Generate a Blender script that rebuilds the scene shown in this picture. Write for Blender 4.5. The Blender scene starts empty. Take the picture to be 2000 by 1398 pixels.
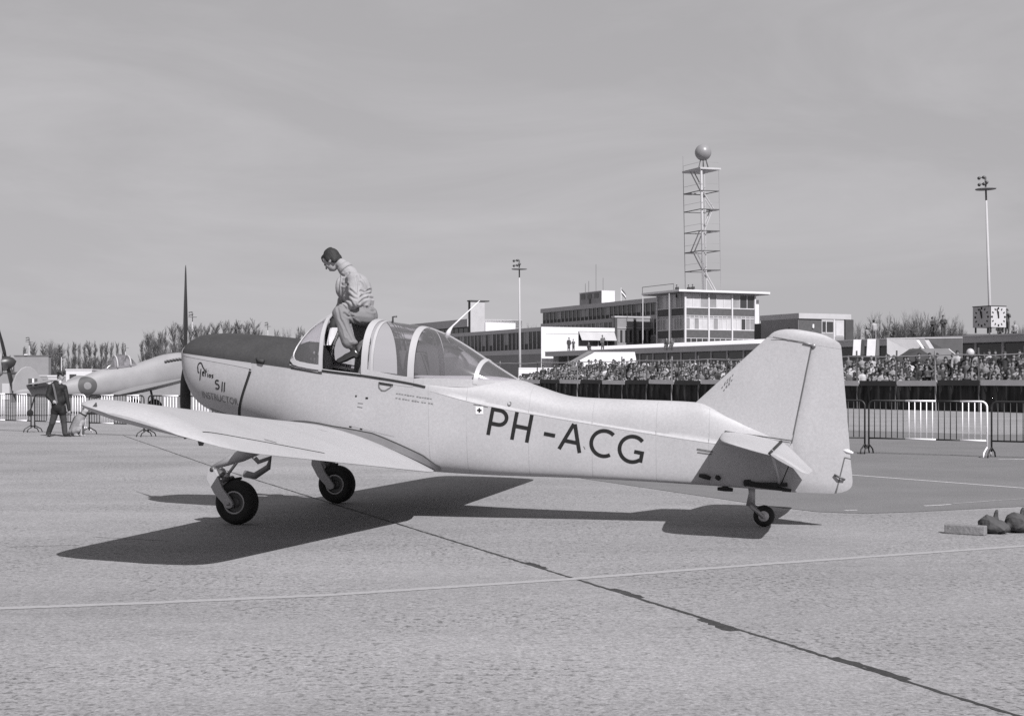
import bpy, bmesh, math, random
import numpy as np
from mathutils import Vector, Matrix
random.seed(11); RNG = np.random.default_rng(11)
SC = bpy.context.scene
COL = SC.collection
# ------------------------------------------------------------------ camera
F_PX, HZ, EYE = 2750.0, 740.0, 1.6          # 50 mm lens, eye height of a standing photographer
cd = bpy.data.cameras.new('camera'); cam = bpy.data.objects.new('camera', cd); COL.objects.link(cam)
cam.location = (0, 0, EYE); cam.rotation_euler = (math.radians(90), 0, 0)
cd.sensor_fit = 'HORIZONTAL'; cd.sensor_width = 36; cd.lens = F_PX / 2000 * 36
cd.shift_y = (HZ - 699) / 2000; cd.clip_start = .1; cd.clip_end = 6000
SC.camera = cam
# ------------------------------------------------------------------ sky, sun, exposure
SUN = Vector((.471, -1.007, 1.0)).normalized()
w = bpy.data.worlds.new('World'); SC.world = w; w.use_nodes = True
nt = w.node_tree; nt.nodes.clear()
N = nt.nodes.new; L = nt.links.new
sky = N('ShaderNodeTexSky'); sky.sky_type = 'NISHITA'; sky.sun_disc = False
sky.sun_elevation = math.asin(SUN.z); sky.sun_rotation = math.atan2(SUN.x, SUN.y)
sky.air_density = 1.0; sky.dust_density = 1.0; sky.ozone_density = 1.0
bw = N('ShaderNodeRGBToBW'); L(sky.outputs[0], bw.inputs[0])
pw = N('ShaderNodeMath'); pw.operation = 'POWER'; pw.inputs[1].default_value = .20; L(bw.outputs[0], pw.inputs[0])
tc = N('ShaderNodeTexCoord'); mp = N('ShaderNodeMapping'); mp.inputs['Scale'].default_value = (1.6, 1.6, 7); mp.inputs['Rotation'].default_value = (.1, .28, .3)
L(tc.outputs['Generated'], mp.inputs[0])
nz = N('ShaderNodeTexNoise'); nz.inputs['Scale'].default_value = 1.7; nz.inputs['Detail'].default_value = 7; nz.inputs['Roughness'].default_value = .6; nz.inputs['Distortion'].default_value = .6
L(mp.outputs[0], nz.inputs['Vector'])
mr = N('ShaderNodeMapRange'); mr.inputs[1].default_value = .42; mr.inputs[2].default_value = .8; mr.inputs[3].default_value = .96; mr.inputs[4].default_value = 1.17
L(nz.outputs[0], mr.inputs[0])
mu = N('ShaderNodeMath'); mu.operation = 'MULTIPLY'; L(pw.outputs[0], mu.inputs[0]); L(mr.outputs[0], mu.inputs[1])
tint = N('ShaderNodeMix'); tint.data_type = 'RGBA'; tint.blend_type = 'MULTIPLY'; tint.inputs[0].default_value = 1
L(mu.outputs[0], tint.inputs[6]); tint.inputs[7].default_value = (1.0, .982, 1.012, 1)
bg = N('ShaderNodeBackground'); bg.inputs[1].default_value = .262; L(tint.outputs[2], bg.inputs[0])
wo = N('ShaderNodeOutputWorld'); L(bg.outputs[0], wo.inputs[0])
sd = bpy.data.lights.new('sun', 'SUN'); sd.energy = 5.0; sd.angle = math.radians(.53); sd.color = (1, .99, 1)
so = bpy.data.objects.new('sun', sd); COL.objects.link(so)
so.rotation_euler = SUN.to_track_quat('Z', 'Y').to_euler(); so.location = (20, -40, 60)
vs = SC.view_settings; vs.view_transform = 'Standard'; vs.look = 'None'; vs.exposure = .39; vs.gamma = 1; vs.use_curve_mapping = False
SC.cycles.use_denoising = False; SC.cycles.max_bounces = 6; SC.cycles.transparent_max_bounces = 16

# ------------------------------------------------------------------ materials
MATS = {}
def grey(g): return (g, g * .983, g * 1.012, 1)
def mat(name, g, rough=.6, var=.06, scale=3.0, metal=0.0, bump=0.0, bscale=60.0, spec=.4, coat=0.0, fine=0.0, fscale=120.0, stretch=None):
    """procedural grey paint: soft blotches of wear plus fine grain, optional relief"""
    if name in MATS: return MATS[name]
    m = bpy.data.materials.new(name); m.use_nodes = True; t = m.node_tree; b = t.nodes['Principled BSDF']
    b.inputs['Roughness'].default_value = rough; b.inputs['Metallic'].default_value = metal
    b.inputs['Specular IOR Level'].default_value = spec; b.inputs['Coat Weight'].default_value = coat
    co = t.nodes.new('ShaderNodeTexCoord')
    n = t.nodes.new('ShaderNodeTexNoise'); n.inputs['Scale'].default_value = scale; n.inputs['Detail'].default_value = 6; n.inputs['Roughness'].default_value = .62
    t.links.new(co.outputs['Object'], n.inputs['Vector'])
    r = t.nodes.new('ShaderNodeMapRange'); r.inputs[1].default_value = .25; r.inputs[2].default_value = .75
    r.inputs[3].default_value = 1 - var; r.inputs[4].default_value = 1 + var
    t.links.new(n.outputs[0], r.inputs[0]); val = r.outputs[0]
    if fine:
        n2 = t.nodes.new('ShaderNodeTexNoise'); n2.inputs['Scale'].default_value = fscale; n2.inputs['Detail'].default_value = 3
        if stretch:
            ms = t.nodes.new('ShaderNodeMapping'); ms.inputs['Scale'].default_value = stretch; t.links.new(co.outputs['Object'], ms.inputs[0]); t.links.new(ms.outputs[0], n2.inputs['Vector'])
        else: t.links.new(co.outputs['Object'], n2.inputs['Vector'])
        r2 = t.nodes.new('ShaderNodeMapRange'); r2.inputs[1].default_value = .25; r2.inputs[2].default_value = .75; r2.inputs[3].default_value = 1 - fine; r2.inputs[4].default_value = 1 + fine
        t.links.new(n2.outputs[0], r2.inputs[0])
        k = t.nodes.new('ShaderNodeMath'); k.operation = 'MULTIPLY'; t.links.new(val, k.inputs[0]); t.links.new(r2.outputs[0], k.inputs[1]); val = k.outputs[0]
    mx = t.nodes.new('ShaderNodeVectorMath'); mx.operation = 'SCALE'; mx.inputs[0].default_value = grey(g)[:3]
    t.links.new(val, mx.inputs['Scale']); t.links.new(mx.outputs[0], b.inputs['Base Color'])
    if bump:
        n3 = t.nodes.new('ShaderNodeTexNoise'); n3.inputs['Scale'].default_value = bscale; n3.inputs['Detail'].default_value = 4
        t.links.new(co.outputs['Object'], n3.inputs['Vector'])
        bp = t.nodes.new('ShaderNodeBump'); bp.inputs['Strength'].default_value = bump; bp.inputs['Distance'].default_value = .02
        t.links.new(n3.outputs[0], bp.inputs['Height']); t.links.new(bp.outputs[0], b.inputs['Normal'])
    MATS[name] = m; return m
def glass(name, tintv=.93, refl=1.0, rough=.03):
    if name in MATS: return MATS[name]
    m = bpy.data.materials.new(name); m.use_nodes = True; t = m.node_tree; t.nodes.clear()
    o = t.nodes.new('ShaderNodeOutputMaterial'); tr = t.nodes.new('ShaderNodeBsdfTransparent'); tr.inputs[0].default_value = grey(tintv)
    g = t.nodes.new('ShaderNodeBsdfGlossy'); g.inputs['Roughness'].default_value = rough
    df = t.nodes.new('ShaderNodeBsdfDiffuse'); df.inputs[0].default_value = grey(.5)
    md = t.nodes.new('ShaderNodeMixShader'); md.inputs[0].default_value = .115; t.links.new(tr.outputs[0], md.inputs[1]); t.links.new(df.outputs[0], md.inputs[2])
    fr = t.nodes.new('ShaderNodeFresnel'); fr.inputs[0].default_value = 1.5
    k = t.nodes.new('ShaderNodeMath'); k.operation = 'MULTIPLY'; k.inputs[1].default_value = refl; t.links.new(fr.outputs[0], k.inputs[0])
    mx = t.nodes.new('ShaderNodeMixShader'); t.links.new(k.outputs[0], mx.inputs[0]); t.links.new(md.outputs[0], mx.inputs[1]); t.links.new(g.outputs[0], mx.inputs[2])
    t.links.new(mx.outputs[0], o.inputs[0]); MATS[name] = m; return m
def objcol(name, rough=.85, mul=1.0):
    """cloth whose tone is the object's own colour"""
    if name in MATS: return MATS[name]
    m = bpy.data.materials.new(name); m.use_nodes = True; t = m.node_tree; b = t.nodes['Principled BSDF']; b.inputs['Roughness'].default_value = rough
    oi = t.nodes.new('ShaderNodeObjectInfo'); co = t.nodes.new('ShaderNodeTexCoord')
    n = t.nodes.new('ShaderNodeTexNoise'); n.inputs['Scale'].default_value = 9; t.links.new(co.outputs['Object'], n.inputs['Vector'])
    r = t.nodes.new('ShaderNodeMapRange'); r.inputs[3].default_value = .75 * mul; r.inputs[4].default_value = 1.25 * mul; t.links.new(n.outputs[0], r.inputs[0])
    v = t.nodes.new('ShaderNodeVectorMath'); v.operation = 'SCALE'; t.links.new(oi.outputs['Color'], v.inputs[0]); t.links.new(r.outputs[0], v.inputs['Scale'])
    t.links.new(v.outputs[0], b.inputs['Base Color']); MATS[name] = m; return m

# ------------------------------------------------------------------ mesh helpers
class MB:
    def __init__(s): s.v = []; s.f = []; s.m = []; s.cur = 0
    def add(s, vs, fs):
        o = len(s.v); s.v += [tuple(float(c) for c in p) for p in vs]; s.f += [tuple(o + i for i in f) for f in fs]; s.m += [s.cur] * len(fs); return s
    def box(s, x0, x1, y0, y1, z0, z1):
        return s.add([(x0, y0, z0), (x1, y0, z0), (x1, y1, z0), (x0, y1, z0), (x0, y0, z1), (x1, y0, z1), (x1, y1, z1), (x0, y1, z1)],
                     [(0, 3, 2, 1), (4, 5, 6, 7), (0, 1, 5, 4), (1, 2, 6, 5), (2, 3, 7, 6), (3, 0, 4, 7)])
    def tube(s, pts, r, n=8, cap=True):
        pts = [Vector(p) for p in pts]; rs = r if isinstance(r, (list, tuple)) else [r] * len(pts)
        prev = None; rings = []
        for i, p in enumerate(pts):
            d = (pts[min(i + 1, len(pts) - 1)] - pts[max(i - 1, 0)]).normalized()
            if prev is None:
                a = d.orthogonal().normalized()
            else:
                a = (prev - d * prev.dot(d))
                a = a.normalized() if a.length > 1e-6 else d.orthogonal().normalized()
            prev = a; b = d.cross(a)
            rings.append([p + (a * math.cos(2 * math.pi * k / n) + b * math.sin(2 * math.pi * k / n)) * rs[i] for k in range(n)])
        vs = [q for R in rings for q in R]; fs = []
        for i in range(len(rings) - 1):
            for k in range(n): fs.append((i * n + k, i * n + (k + 1) % n, (i + 1) * n + (k + 1) % n, (i + 1) * n + k))
        if cap: fs.append(tuple(range(n - 1, -1, -1))); fs.append(tuple((len(rings) - 1) * n + k for k in range(n)))
        return s.add(vs, fs)
    def grid(s, rows, close=False):
        n = len(rows[0]); fs = []
        for i in range(len(rows) - 1):
            for k in range(n if close else n - 1):
                k2 = (k + 1) % n; fs.append((i * n + k, i * n + k2, (i + 1) * n + k2, (i + 1) * n + k))
        return s.add([p for r in rows for p in r], fs)
    def fan(s, ring): return s.add(ring, [tuple(range(len(ring)))])
    def lathe(s, prof, c, axis, n=24):
        """prof: (radius, distance along axis) pairs"""
        ax = Vector(axis).normalized(); a = ax.orthogonal().normalized(); b = ax.cross(a); c = Vector(c)
        return s.grid([[c + ax * h + (a * math.cos(2 * math.pi * k / n) + b * math.sin(2 * math.pi * k / n)) * r for k in range(n)] for r, h in prof], True)
    def prism(s, poly, t, plane='xz', off=0.0):
        n = len(poly)
        def q(p, d): return (p[0], off + d, p[1]) if plane == 'xz' else ((off + d, p[0], p[1]) if plane == 'yz' else (p[0], p[1], off + d))
        vs = [q(p, -t / 2) for p in poly] + [q(p, t / 2) for p in poly]
        return s.add(vs, [tuple(range(n)), tuple(range(2 * n - 1, n - 1, -1))] + [(i, i + n, (i + 1) % n + n, (i + 1) % n) for i in range(n)])
    def obj(s, name, mats, parent=None, smooth=False, angle=None, fix=True):
        me = bpy.data.meshes.new(name); me.from_pydata(s.v, [], s.f)
        for m in (mats if isinstance(mats, (list, tuple)) else [mats]): me.materials.append(m)
        if max(s.m, default=0) > 0: me.polygons.foreach_set('material_index', s.m)
        if fix:
            b = bmesh.new(); b.from_mesh(me); bmesh.ops.recalc_face_normals(b, faces=b.faces); b.to_mesh(me); b.free()
        if smooth:
            me.polygons.foreach_set('use_smooth', [True] * len(me.polygons))
            if angle: me.set_sharp_from_angle(angle=math.radians(angle))
        o = bpy.data.objects.new(name, me); COL.objects.link(o)
        if parent: o.parent = parent
        return o
def tag(o, label=None, cat=None, group=None, kind=None):
    if label: o['label'] = label
    if cat: o['category'] = cat
    if group: o['group'] = group
    if kind: o['kind'] = kind
    return o
def empty(name, loc, rz=0, label=None, cat=None, group=None):
    o = bpy.data.objects.new(name, None); COL.objects.link(o); o.location = loc; o.rotation_euler = (0, 0, rz); o.empty_display_size = .3
    return tag(o, label, cat, group)
def copy_tree(o, parent=None):
    c = o.copy(); COL.objects.link(c); c.parent = parent
    for ch in o.children: copy_tree(ch, c)
    return c
def share(o, name, parent, loc=(0, 0, 0), scale=None, rot=None):
    c = bpy.data.objects.new(name, o.data if hasattr(o, 'data') else o); COL.objects.link(c); c.parent = parent; c.location = loc
    if scale: c.scale = scale
    if rot: c.rotation_euler = rot
    return c
def P(x, y, d): return Vector(((x - 1000) / F_PX * d, d, EYE + (HZ - y) / F_PX * d))      # a measured direction and distance -> place in metres
def gnd(x, y): d = EYE * F_PX / (y - HZ); return Vector(((x - 1000) / F_PX * d, d, 0))
def smooth_interp(xs, ys):
    xs = np.array(xs, float); ys = np.array(ys, float); h = np.diff(xs); d = np.diff(ys) / h; m = np.zeros(len(xs)); m[0] = d[0]; m[-1] = d[-1]
    for i in range(1, len(xs) - 1):
        if d[i - 1] * d[i] > 0: w1 = 2 * h[i] + h[i - 1]; w2 = h[i] + 2 * h[i - 1]; m[i] = (w1 + w2) / (w1 / d[i - 1] + w2 / d[i])
    def f(x):
        x = min(max(x, xs[0]), xs[-1]); i = min(int(np.searchsorted(xs, x, 'right')) - 1, len(xs) - 2); t = (x - xs[i]) / h[i]
        return float((2*t**3-3*t**2+1)*ys[i] + (t**3-2*t**2+t)*h[i]*m[i] + (-2*t**3+3*t**2)*ys[i+1] + (t**3-t**2)*h[i]*m[i+1])
    return f

# ================================================================== GROUND
def concrete():
    m = bpy.data.materials.new('apron_concrete'); m.use_nodes = True; t = m.node_tree; b = t.nodes['Principled BSDF']
    b.inputs['Roughness'].default_value = .85; b.inputs['Specular IOR Level'].default_value = .25
    co = t.nodes.new('ShaderNodeTexCoord')
    def noise(scale, det, rough=.6, dist=0, sc=(1, 1, 1)):
        mp = t.nodes.new('ShaderNodeMapping'); mp.inputs['Scale'].default_value = sc; t.links.new(co.outputs['Object'], mp.inputs[0])
        n = t.nodes.new('ShaderNodeTexNoise'); n.inputs['Scale'].default_value = scale; n.inputs['Detail'].default_value = det; n.inputs['Roughness'].default_value = rough; n.inputs['Distortion'].default_value = dist
        t.links.new(mp.outputs[0], n.inputs['Vector']); return n.outputs[0]
    def rng(v, a, b_, c, d):
        r = t.nodes.new('ShaderNodeMapRange'); r.inputs[1].default_value = a; r.inputs[2].default_value = b_; r.inputs[3].default_value = c; r.inputs[4].default_value = d
        t.links.new(v, r.inputs[0]); return r.outputs[0]
    def mul(a, b_):
        k = t.nodes.new('ShaderNodeMath'); k.operation = 'MULTIPLY'; t.links.new(a, k.inputs[0]); t.links.new(b_, k.inputs[1]); return k.outputs[0]
    big = rng(noise(.16, 5, .6, .4), .3, .7, .86, 1.11)
    streak = rng(noise(.5, 6, .65, .3, (.35, 1.4, 1)), .35, .75, 1.06, .84)
    med = rng(noise(8, 6, .72), .3, .7, .84, 1.14)
    fine = rng(noise(38, 4, .78), .3, .7, .60, 1.42)
    # pitted patches: small dark holes where a broad mask allows
    pit = rng(noise(20, 4, .62, .2), .53, .62, 1.0, .42)
    mask = rng(noise(.5, 4, .6), .36, .60, .12, 1)
    mixp = t.nodes.new('ShaderNodeMix'); mixp.data_type = 'FLOAT'; t.links.new(mask, mixp.inputs[0]); mixp.inputs[2].default_value = 1; t.links.new(pit, mixp.inputs[3])
    stone = rng(noise(55, 2, .5), .64, .72, 1.0, 1.35)
    v = mul(mul(mul(big, streak), mul(med, fine)), mul(mixp.outputs[0], stone))
    s = t.nodes.new('ShaderNodeVectorMath'); s.operation = 'SCALE'; s.inputs[0].default_value = grey(.238)[:3]; t.links.new(v, s.inputs['Scale']); t.links.new(s.outputs[0], b.inputs['Base Color'])
    bp = t.nodes.new('ShaderNodeBump'); bp.inputs['Strength'].default_value = .25; bp.inputs['Distance'].default_value = .004; t.links.new(v, bp.inputs['Height']); t.links.new(bp.outputs[0], b.inputs['Normal'])
    return m
M_CON = concrete()
tag(MB().add([(-2500, -60, 0), (2500, -60, 0), (2500, 4500, 0), (-2500, 4500, 0)], [(0, 1, 2, 3)]).obj('ground', M_CON), kind='structure')
M_ASPH = mat('asphalt', .135, .9, .14, .5, bump=.3, bscale=80, fine=.28, fscale=60)
M_TAR = mat('tar', .028, .8, .4, 3, fine=.4, fscale=30)
def sheet(name, pts, z, m):
    return tag(MB().add([(p[0], p[1], z) for p in pts], [tuple(range(len(pts)))]).obj(name, m, fix=False), kind='structure')
# darker asphalt taxi strip behind the aeroplane, corner rounded, edges along the apron grid
left_dir, right_dir = Vector((-.43, 1)).normalized(), Vector((1, .46)).normalized()
cor = [Vector((3.35, 17.5)), Vector((3.7, 16.95)), Vector((4.2, 16.75)), Vector((4.9, 16.98))]
asph = [cor[0] + left_dir * 28] + cor + [cor[3] + right_dir * 60, Vector((60, 48)), Vector((13.8, 40.6)), Vector((9.0, 45.6)), Vector((-4, 46))]
sheet('asphalt_strip', asph, .004, M_ASPH)
# tarred expansion joint: irregular ribbon across the apron
def ribbon(name, pts, w0, jag, z, m, n=400, wf=None):
    pts = [Vector(p) for p in pts]; seg = [(pts[i + 1] - pts[i]).length for i in range(len(pts) - 1)]; tot = sum(seg); rows = []
    for k in range(n + 1):
        s = tot * k / n; i = 0
        while i < len(seg) - 1 and s > seg[i]: s -= seg[i]; i += 1
        p = pts[i].lerp(pts[i + 1], s / seg[i]); d = (pts[i + 1] - pts[i]).normalized(); nn = Vector((-d.y, d.x))
        ww = w0 * (wf(k / n) if wf else 1)
        a = ww * .5 * (1 + jag * random.uniform(-.8, 1.5)); b = ww * .5 * (1 + jag * random.uniform(-.8, 1.5)); off = jag * ww * .4 * math.sin(k * .37 + 2 * math.sin(k * .05)) * .5
        rows.append([(*(p + nn * (a + off)), z), (*(p - nn * (b - off)), z)])
    return tag(MB().grid(rows).obj(name, m, fix=False), kind='structure')
def jx(y): return -1.10 - .413 * (y - 15.17)
ribbon('expansion_joint', [(jx(5.5), 5.5), (jx(10), 10), (jx(15.2), 15.2), (jx(26), 26), (gnd(240, 850).x, gnd(240, 850).y)], .031, .42, .0015, M_TAR, 700)
ribbon('expansion_joint', [(gnd(240, 850).x, 40), (-40, 40.4)], .05, .4, .0015, M_TAR, 120)
ribbon('tar_patch', [(jx(9.4) - .03, 9.4), (jx(8.95) - .05, 8.95)], .07, .45, .001, M_TAR, 9)
ribbon('tar_patch', [(jx(10.75) + .02, 10.75), (jx(10.3) + .05, 10.3)], .06, .45, .001, M_TAR, 9)
ribbon('tar_patch', [(jx(12.3) + .04, 12.3), (jx(11.9) + .04, 11.9)], .05, .45, .001, M_TAR, 9)
ribbon('tar_patch', [(jx(8.1) + .03, 8.1), (jx(7.5) + .05, 7.5)], .05, .45, .001, M_TAR, 11)
ribbon('crack', [gnd(187, 1048.5).xy, gnd(330, 1056).xy], .012, .8, .0012, M_TAR, 60)
ribbon('crack', [gnd(20, 1068).xy, gnd(80, 1066).xy, gnd(155, 1064.5).xy], .010, .8, .0012, M_TAR, 60)
# worn painted lines
def paint(name, g, keep):
    m = bpy.data.materials.new(name); m.use_nodes = True; t = m.node_tree; b = t.nodes['Principled BSDF']; b.inputs['Roughness'].default_value = .8
    co = t.nodes.new('ShaderNodeTexCoord'); n = t.nodes.new('ShaderNodeTexNoise'); n.inputs['Scale'].default_value = 24; n.inputs['Detail'].default_value = 8; n.inputs['Roughness'].default_value = .75
    t.links.new(co.outputs['Object'], n.inputs['Vector']); r = t.nodes.new('ShaderNodeMapRange'); r.inputs[1].default_value = .35; r.inputs[2].default_value = .62; r.inputs[3].default_value = keep; r.inputs[4].default_value = keep * .3
    t.links.new(n.outputs[0], r.inputs[0]); mx = t.nodes.new('ShaderNodeMix'); mx.data_type = 'RGBA'; t.links.new(r.outputs[0], mx.inputs[0]); mx.inputs[6].default_value = grey(.26); mx.inputs[7].default_value = grey(g)
    t.links.new(mx.outputs[2], b.inputs['Base Color']); return m
M_LINE = paint('worn_line_paint', .31, .75); M_LINE2 = paint('white_line_paint', .62, .9)
ribbon('painted_line', [gnd(-160, 1193).xy, gnd(0, 1188).xy, gnd(300, 1177).xy, gnd(640, 1162).xy, gnd(1110, 1131).xy, gnd(1500, 1101).xy, gnd(2000, 1066).xy, gnd(2300, 1046).xy], .105, .12, .0028, M_LINE, 500)
ribbon('painted_line', [gnd(1560, 919).xy, gnd(1665, 928).xy, gnd(2000, 953.5).xy, gnd(2200, 969).xy], .075, .05, .007, M_LINE2, 60)
ribbon('painted_line', [gnd(1805, 988.5).xy, gnd(1858, 985.5).xy], .05, .3, .007, M_LINE2, 20)
ribbon('painted_line', [gnd(1862, 984).xy, gnd(1945, 978).xy, gnd(2050, 971).xy], .035, .5, .007, M_LINE, 40)
ribbon('painted_line', [gnd(1650, 997.5).xy, gnd(1675, 996.5).xy], .05, .3, .007, M_LINE2, 20)
ribbon('painted_line', [gnd(1950, 897.5).xy, gnd(2080, 896).xy], .09, .3, .007, M_LINE2, 20)

# ================================================================== THE TRAINER AEROPLANE
M_PAINT = mat('trainer_paint', .335, .45, .07, 1.6, spec=.35, fine=.075, fscale=38)
M_PAINTW = mat('trainer_frame_paint', .345, .45, .05, 4)
M_BLACKP = mat('antiglare_paint', .034, .75, .2, 5, fine=.15, fscale=40)
M_DARK = mat('black_rubber', .018, .8, .2, 12)
M_GAP = mat('gap_shadow_line', .02, .9, .1, 5)
M_LETTER = mat('letter_paint', .016, .8, .15, 8, spec=.15)
M_LETTERG = mat('worn_letter_paint', .11, .6, .3, 40)
M_STEEL = mat('grey_steel', .30, .4, .12, 10, metal=.3)
M_STEELD = mat('dark_steel', .09, .5, .2, 10, metal=.3)
M_TYRE = mat('tyre_rubber', .016, .85, .2, 20, bump=.2, bscale=90)
M_PROP = mat('propeller_black', .028, .4, .15, 8, spec=.5)
M_INT = mat('cockpit_interior', .17, .8, .2, 6)
M_LEATH = mat('seat_leather', .06, .6, .2, 10)
M_GLASS = glass('canopy_perspex', .965, 1.1, .10)
M_DIAL = mat('dial_glass', .25, .15, .3, 30)
M_WHITE = mat('white_paint', .62, .5, .05, 6)
O = Vector((-2.643, 16.84, 0)); YAW = math.atan2(-.2793, .9602)
plane = empty('trainer_aeroplane', O, YAW, 'pale low-wing propeller trainer marked PH-ACG parked on the concrete apron', 'aeroplane')
def lp(u, v, w_): return (u, -v, w_)                    # aft, port, up
_a, _p = (.9602, -.2793), (-.2793, -.9602)
def uw(x, y, v=0.0):
    tx = (x - 1000) / F_PX; u = (tx * (O.y + _p[1] * v) - O.x - _p[0] * v) / (_a[0] - tx * _a[1]); Y = O.y + _a[1] * u + _p[1] * v
    return u, EYE + (HZ - y) / F_PX * Y
Tt = smooth_interp([-1.26, -1.20, -1.08, -.8, -.4, 0, .3, .45, 1.5, 1.77, 2.4, 2.85, 3.02, 3.15, 3.30, 3.46, 3.62, 4.2, 4.86, 5.2, 5.5, 5.95], [2.02, 2.08, 2.135, 2.15, 2.125, 2.09, 2.05, 2.02, 1.66, 1.64, 1.635, 1.588, 1.532, 1.489, 1.441, 1.405, 1.392, 1.371, 1.345, 1.22, 1.10, 1.0])
Cc = smooth_interp([-1.26, -.43, .22, .67, 1.18, 1.77, 2.5, 3.24, 4.55, 5.95], [1.915, 1.81, 1.73, 1.66, 1.60, 1.505, 1.32, 1.185, .975, .78])
Bb = smooth_interp([-1.26, -1.20, -1.08, -.8, -.4, 0, .3, .7, 1.2, 1.77, 2.4, 3.6, 4.9, 5.5, 5.95], [1.46, 1.36, 1.26, 1.16, 1.05, .95, .87, .76, .64, .55, .52, .495, .445, .41, .385])
Hh = smooth_interp([-1.26, -1.20, -1.08, -.8, -.4, 0, .3, .7, 1.2, 1.77, 2.4, 2.85, 3.6, 4.3, 4.9, 5.5, 5.95], [.33, .41, .46, .50, .53, .55, .57, .585, .58, .555, .475, .41, .295, .215, .155, .10, .05])
NT = smooth_interp([-1.26, 0, .4, 1.7, 2.4, 3.1, 4, 6], [2.1, 2.0, 1.9, 3.2, 3.0, 2.6, 2.5, 2.2]); NB = smooth_interp([-1.26, -.4, .5, 2, 3, 6], [2.3, 2.8, 4.0, 6.0, 8, 8])
def deck_in(u): return 1 - .13 * min(1, max(0, (u - 2.0) / .9))
def fus(u, th, k=1.0, off=0.0):
    c, s = math.cos(th), math.sin(th); n = NT(u) if s >= 0 else NB(u)
    e = 2 / n; vv = Hh(u) * math.copysign(abs(c) ** e, c); f = abs(s) ** e
    if s >= 0:
        ww = Cc(u) + (Tt(u) - Cc(u)) * f
        if s > .02: vv *= deck_in(u)
    else: ww = Cc(u) - (Cc(u) - Bb(u)) * f; vv *= 1 - .10 * f * f
    cy = (Tt(u) + Bb(u)) / 2
    return (u, vv * k + off * c, cy + (ww - cy) * k + off * s)
def side_v(u, w_):
    if w_ >= Cc(u):
        f = min(1, (w_ - Cc(u)) / (Tt(u) - Cc(u))); n = NT(u); return Hh(u) * (deck_in(u) if f > .03 else 1) * (1 - f ** n) ** (1 / n)
    f = min(1, (Cc(u) - w_) / (Cc(u) - Bb(u))); n = NB(u); return Hh(u) * max(0, 1 - f ** n) ** (1 / n) * (1 - .10 * f * f)
def uws(x, y, v=.4):
    for _ in range(6): u_, z_ = uw(x, y, v); v = side_v(u_, z_)
    return u_, z_
def fus_part(name, us, ths, m, k=1.0, off=0.0, caps=(False, False), close=False):
    mb = MB(); rows = [[lp(*fus(u, t, k, off)) for t in ths] for u in us]; mb.grid(rows, close)
    if caps[0]: mb.fan(rows[0])
    if caps[1]: mb.fan(rows[-1])
    return mb.obj(name, m, plane, True, 50)
def lin(a, b, n): return [a + (b - a) * i / (n - 1) for i in range(n)]
PI = math.pi
front = [-1.26, -1.25, -1.235, -1.21, -1.18, -1.14, -1.09, -1.03, -.95, -.85, -.75, -.65, -.55, -.47, -.40]
# cowling underside with its slanted rear edge
def gap_u(t): return -.25 - .33 * (abs(math.sin(t)) ** (2 / 2.7)) ** 1.1
mb = MB(); ths = lin(PI, 2 * PI, 41); rows = []
for i, u in enumerate(front):
    row = []
    for t in ths:
        end = gap_u(t); uu = -1.26 + (u + 1.26) * (end + 1.26) / .86
        row.append(lp(*fus(uu, t, 1.0, .012)))
    rows.append(row)
mb.grid(rows)
cowl = mb.obj('cowling', M_PAINT, plane, True, 50)
fus_part('upper_cowling', front + lin(-.3, .31, 12), lin(0, PI, 41), M_BLACKP, 1.0, .004)
MB().fan([lp(*fus(.305, t)) for t in lin(0, PI, 31)]).obj('scuttle_bulkhead', M_INT, plane)
# nose bowl with air intake
mb = MB(); R0 = [lp(*fus(-1.26, t, 1.0, .010)) for t in lin(0, 2 * PI, 49)[:-1]]; cz = 1.75
def shrink(r, k, du): return [(p[0] + du, p[1] * k, cz + (p[2] - cz) * k) for p in r]
mb.grid([R0, shrink(R0, .97, -.02), shrink(R0, .88, -.028), shrink(R0, .80, -.02), shrink(R0, .74, .06)], True)
nose = mb.obj('nose_bowl', M_PAINT, plane, True); MB().fan(shrink(R0, .75, .05)).obj('air_intake', M_DARK, nose)
# painted lit edge under the antiglare paint, cooling gap, grey underside patch
mb = MB()
mb.grid([[lp(*fus(u, t, 1, .015)) for t in (-.004, -.03)] for u in lin(-1.25, -.24, 30)]); mb.obj('lit_edge_strip', M_PAINTW, plane, True)  # paler raised strip stands in for the edge catching light
mb = MB(); mb.grid([[lp(*fus(gap_u(t) + du, t, 1, .005)) for t in lin(-.05, -PI / 2, 30)] for du in (-.006, .030 )]); mb.obj('cooling_gap', M_GAP, plane, True)
mb = MB(); mb.grid([[lp(*fus(u, t, 1, .016)) for t in lin(-1.1, -1.9, 10)] for u in lin(-.95, -.60, 12)]); mb.obj('cowl_lower_patch', mat('cowl_underside_grey', .2, .5, .1, 6), plane, True)  # darker grey patch laid over the cowling underside
# main body
mb = MB(); us = lin(-.62, 1.77, 46) + lin(1.84, 5.95, 64)
mb.grid([[lp(*fus(u, t)) for t in lin(PI, 2 * PI, 49)] for u in us])
ua = lin(1.70, 5.95, 68); rows = [[lp(*fus(u, t)) for t in [0] + lin(.04, PI - .04, 41) + [PI]] for u in ua]; mb.grid(rows); mb.fan(rows[0])
mb.fan([lp(*fus(5.95, t)) for t in lin(0, 2 * PI, 40)[:-1]])
fbody = mb.obj('fuselage', M_PAINT, plane, True, 40)
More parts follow.
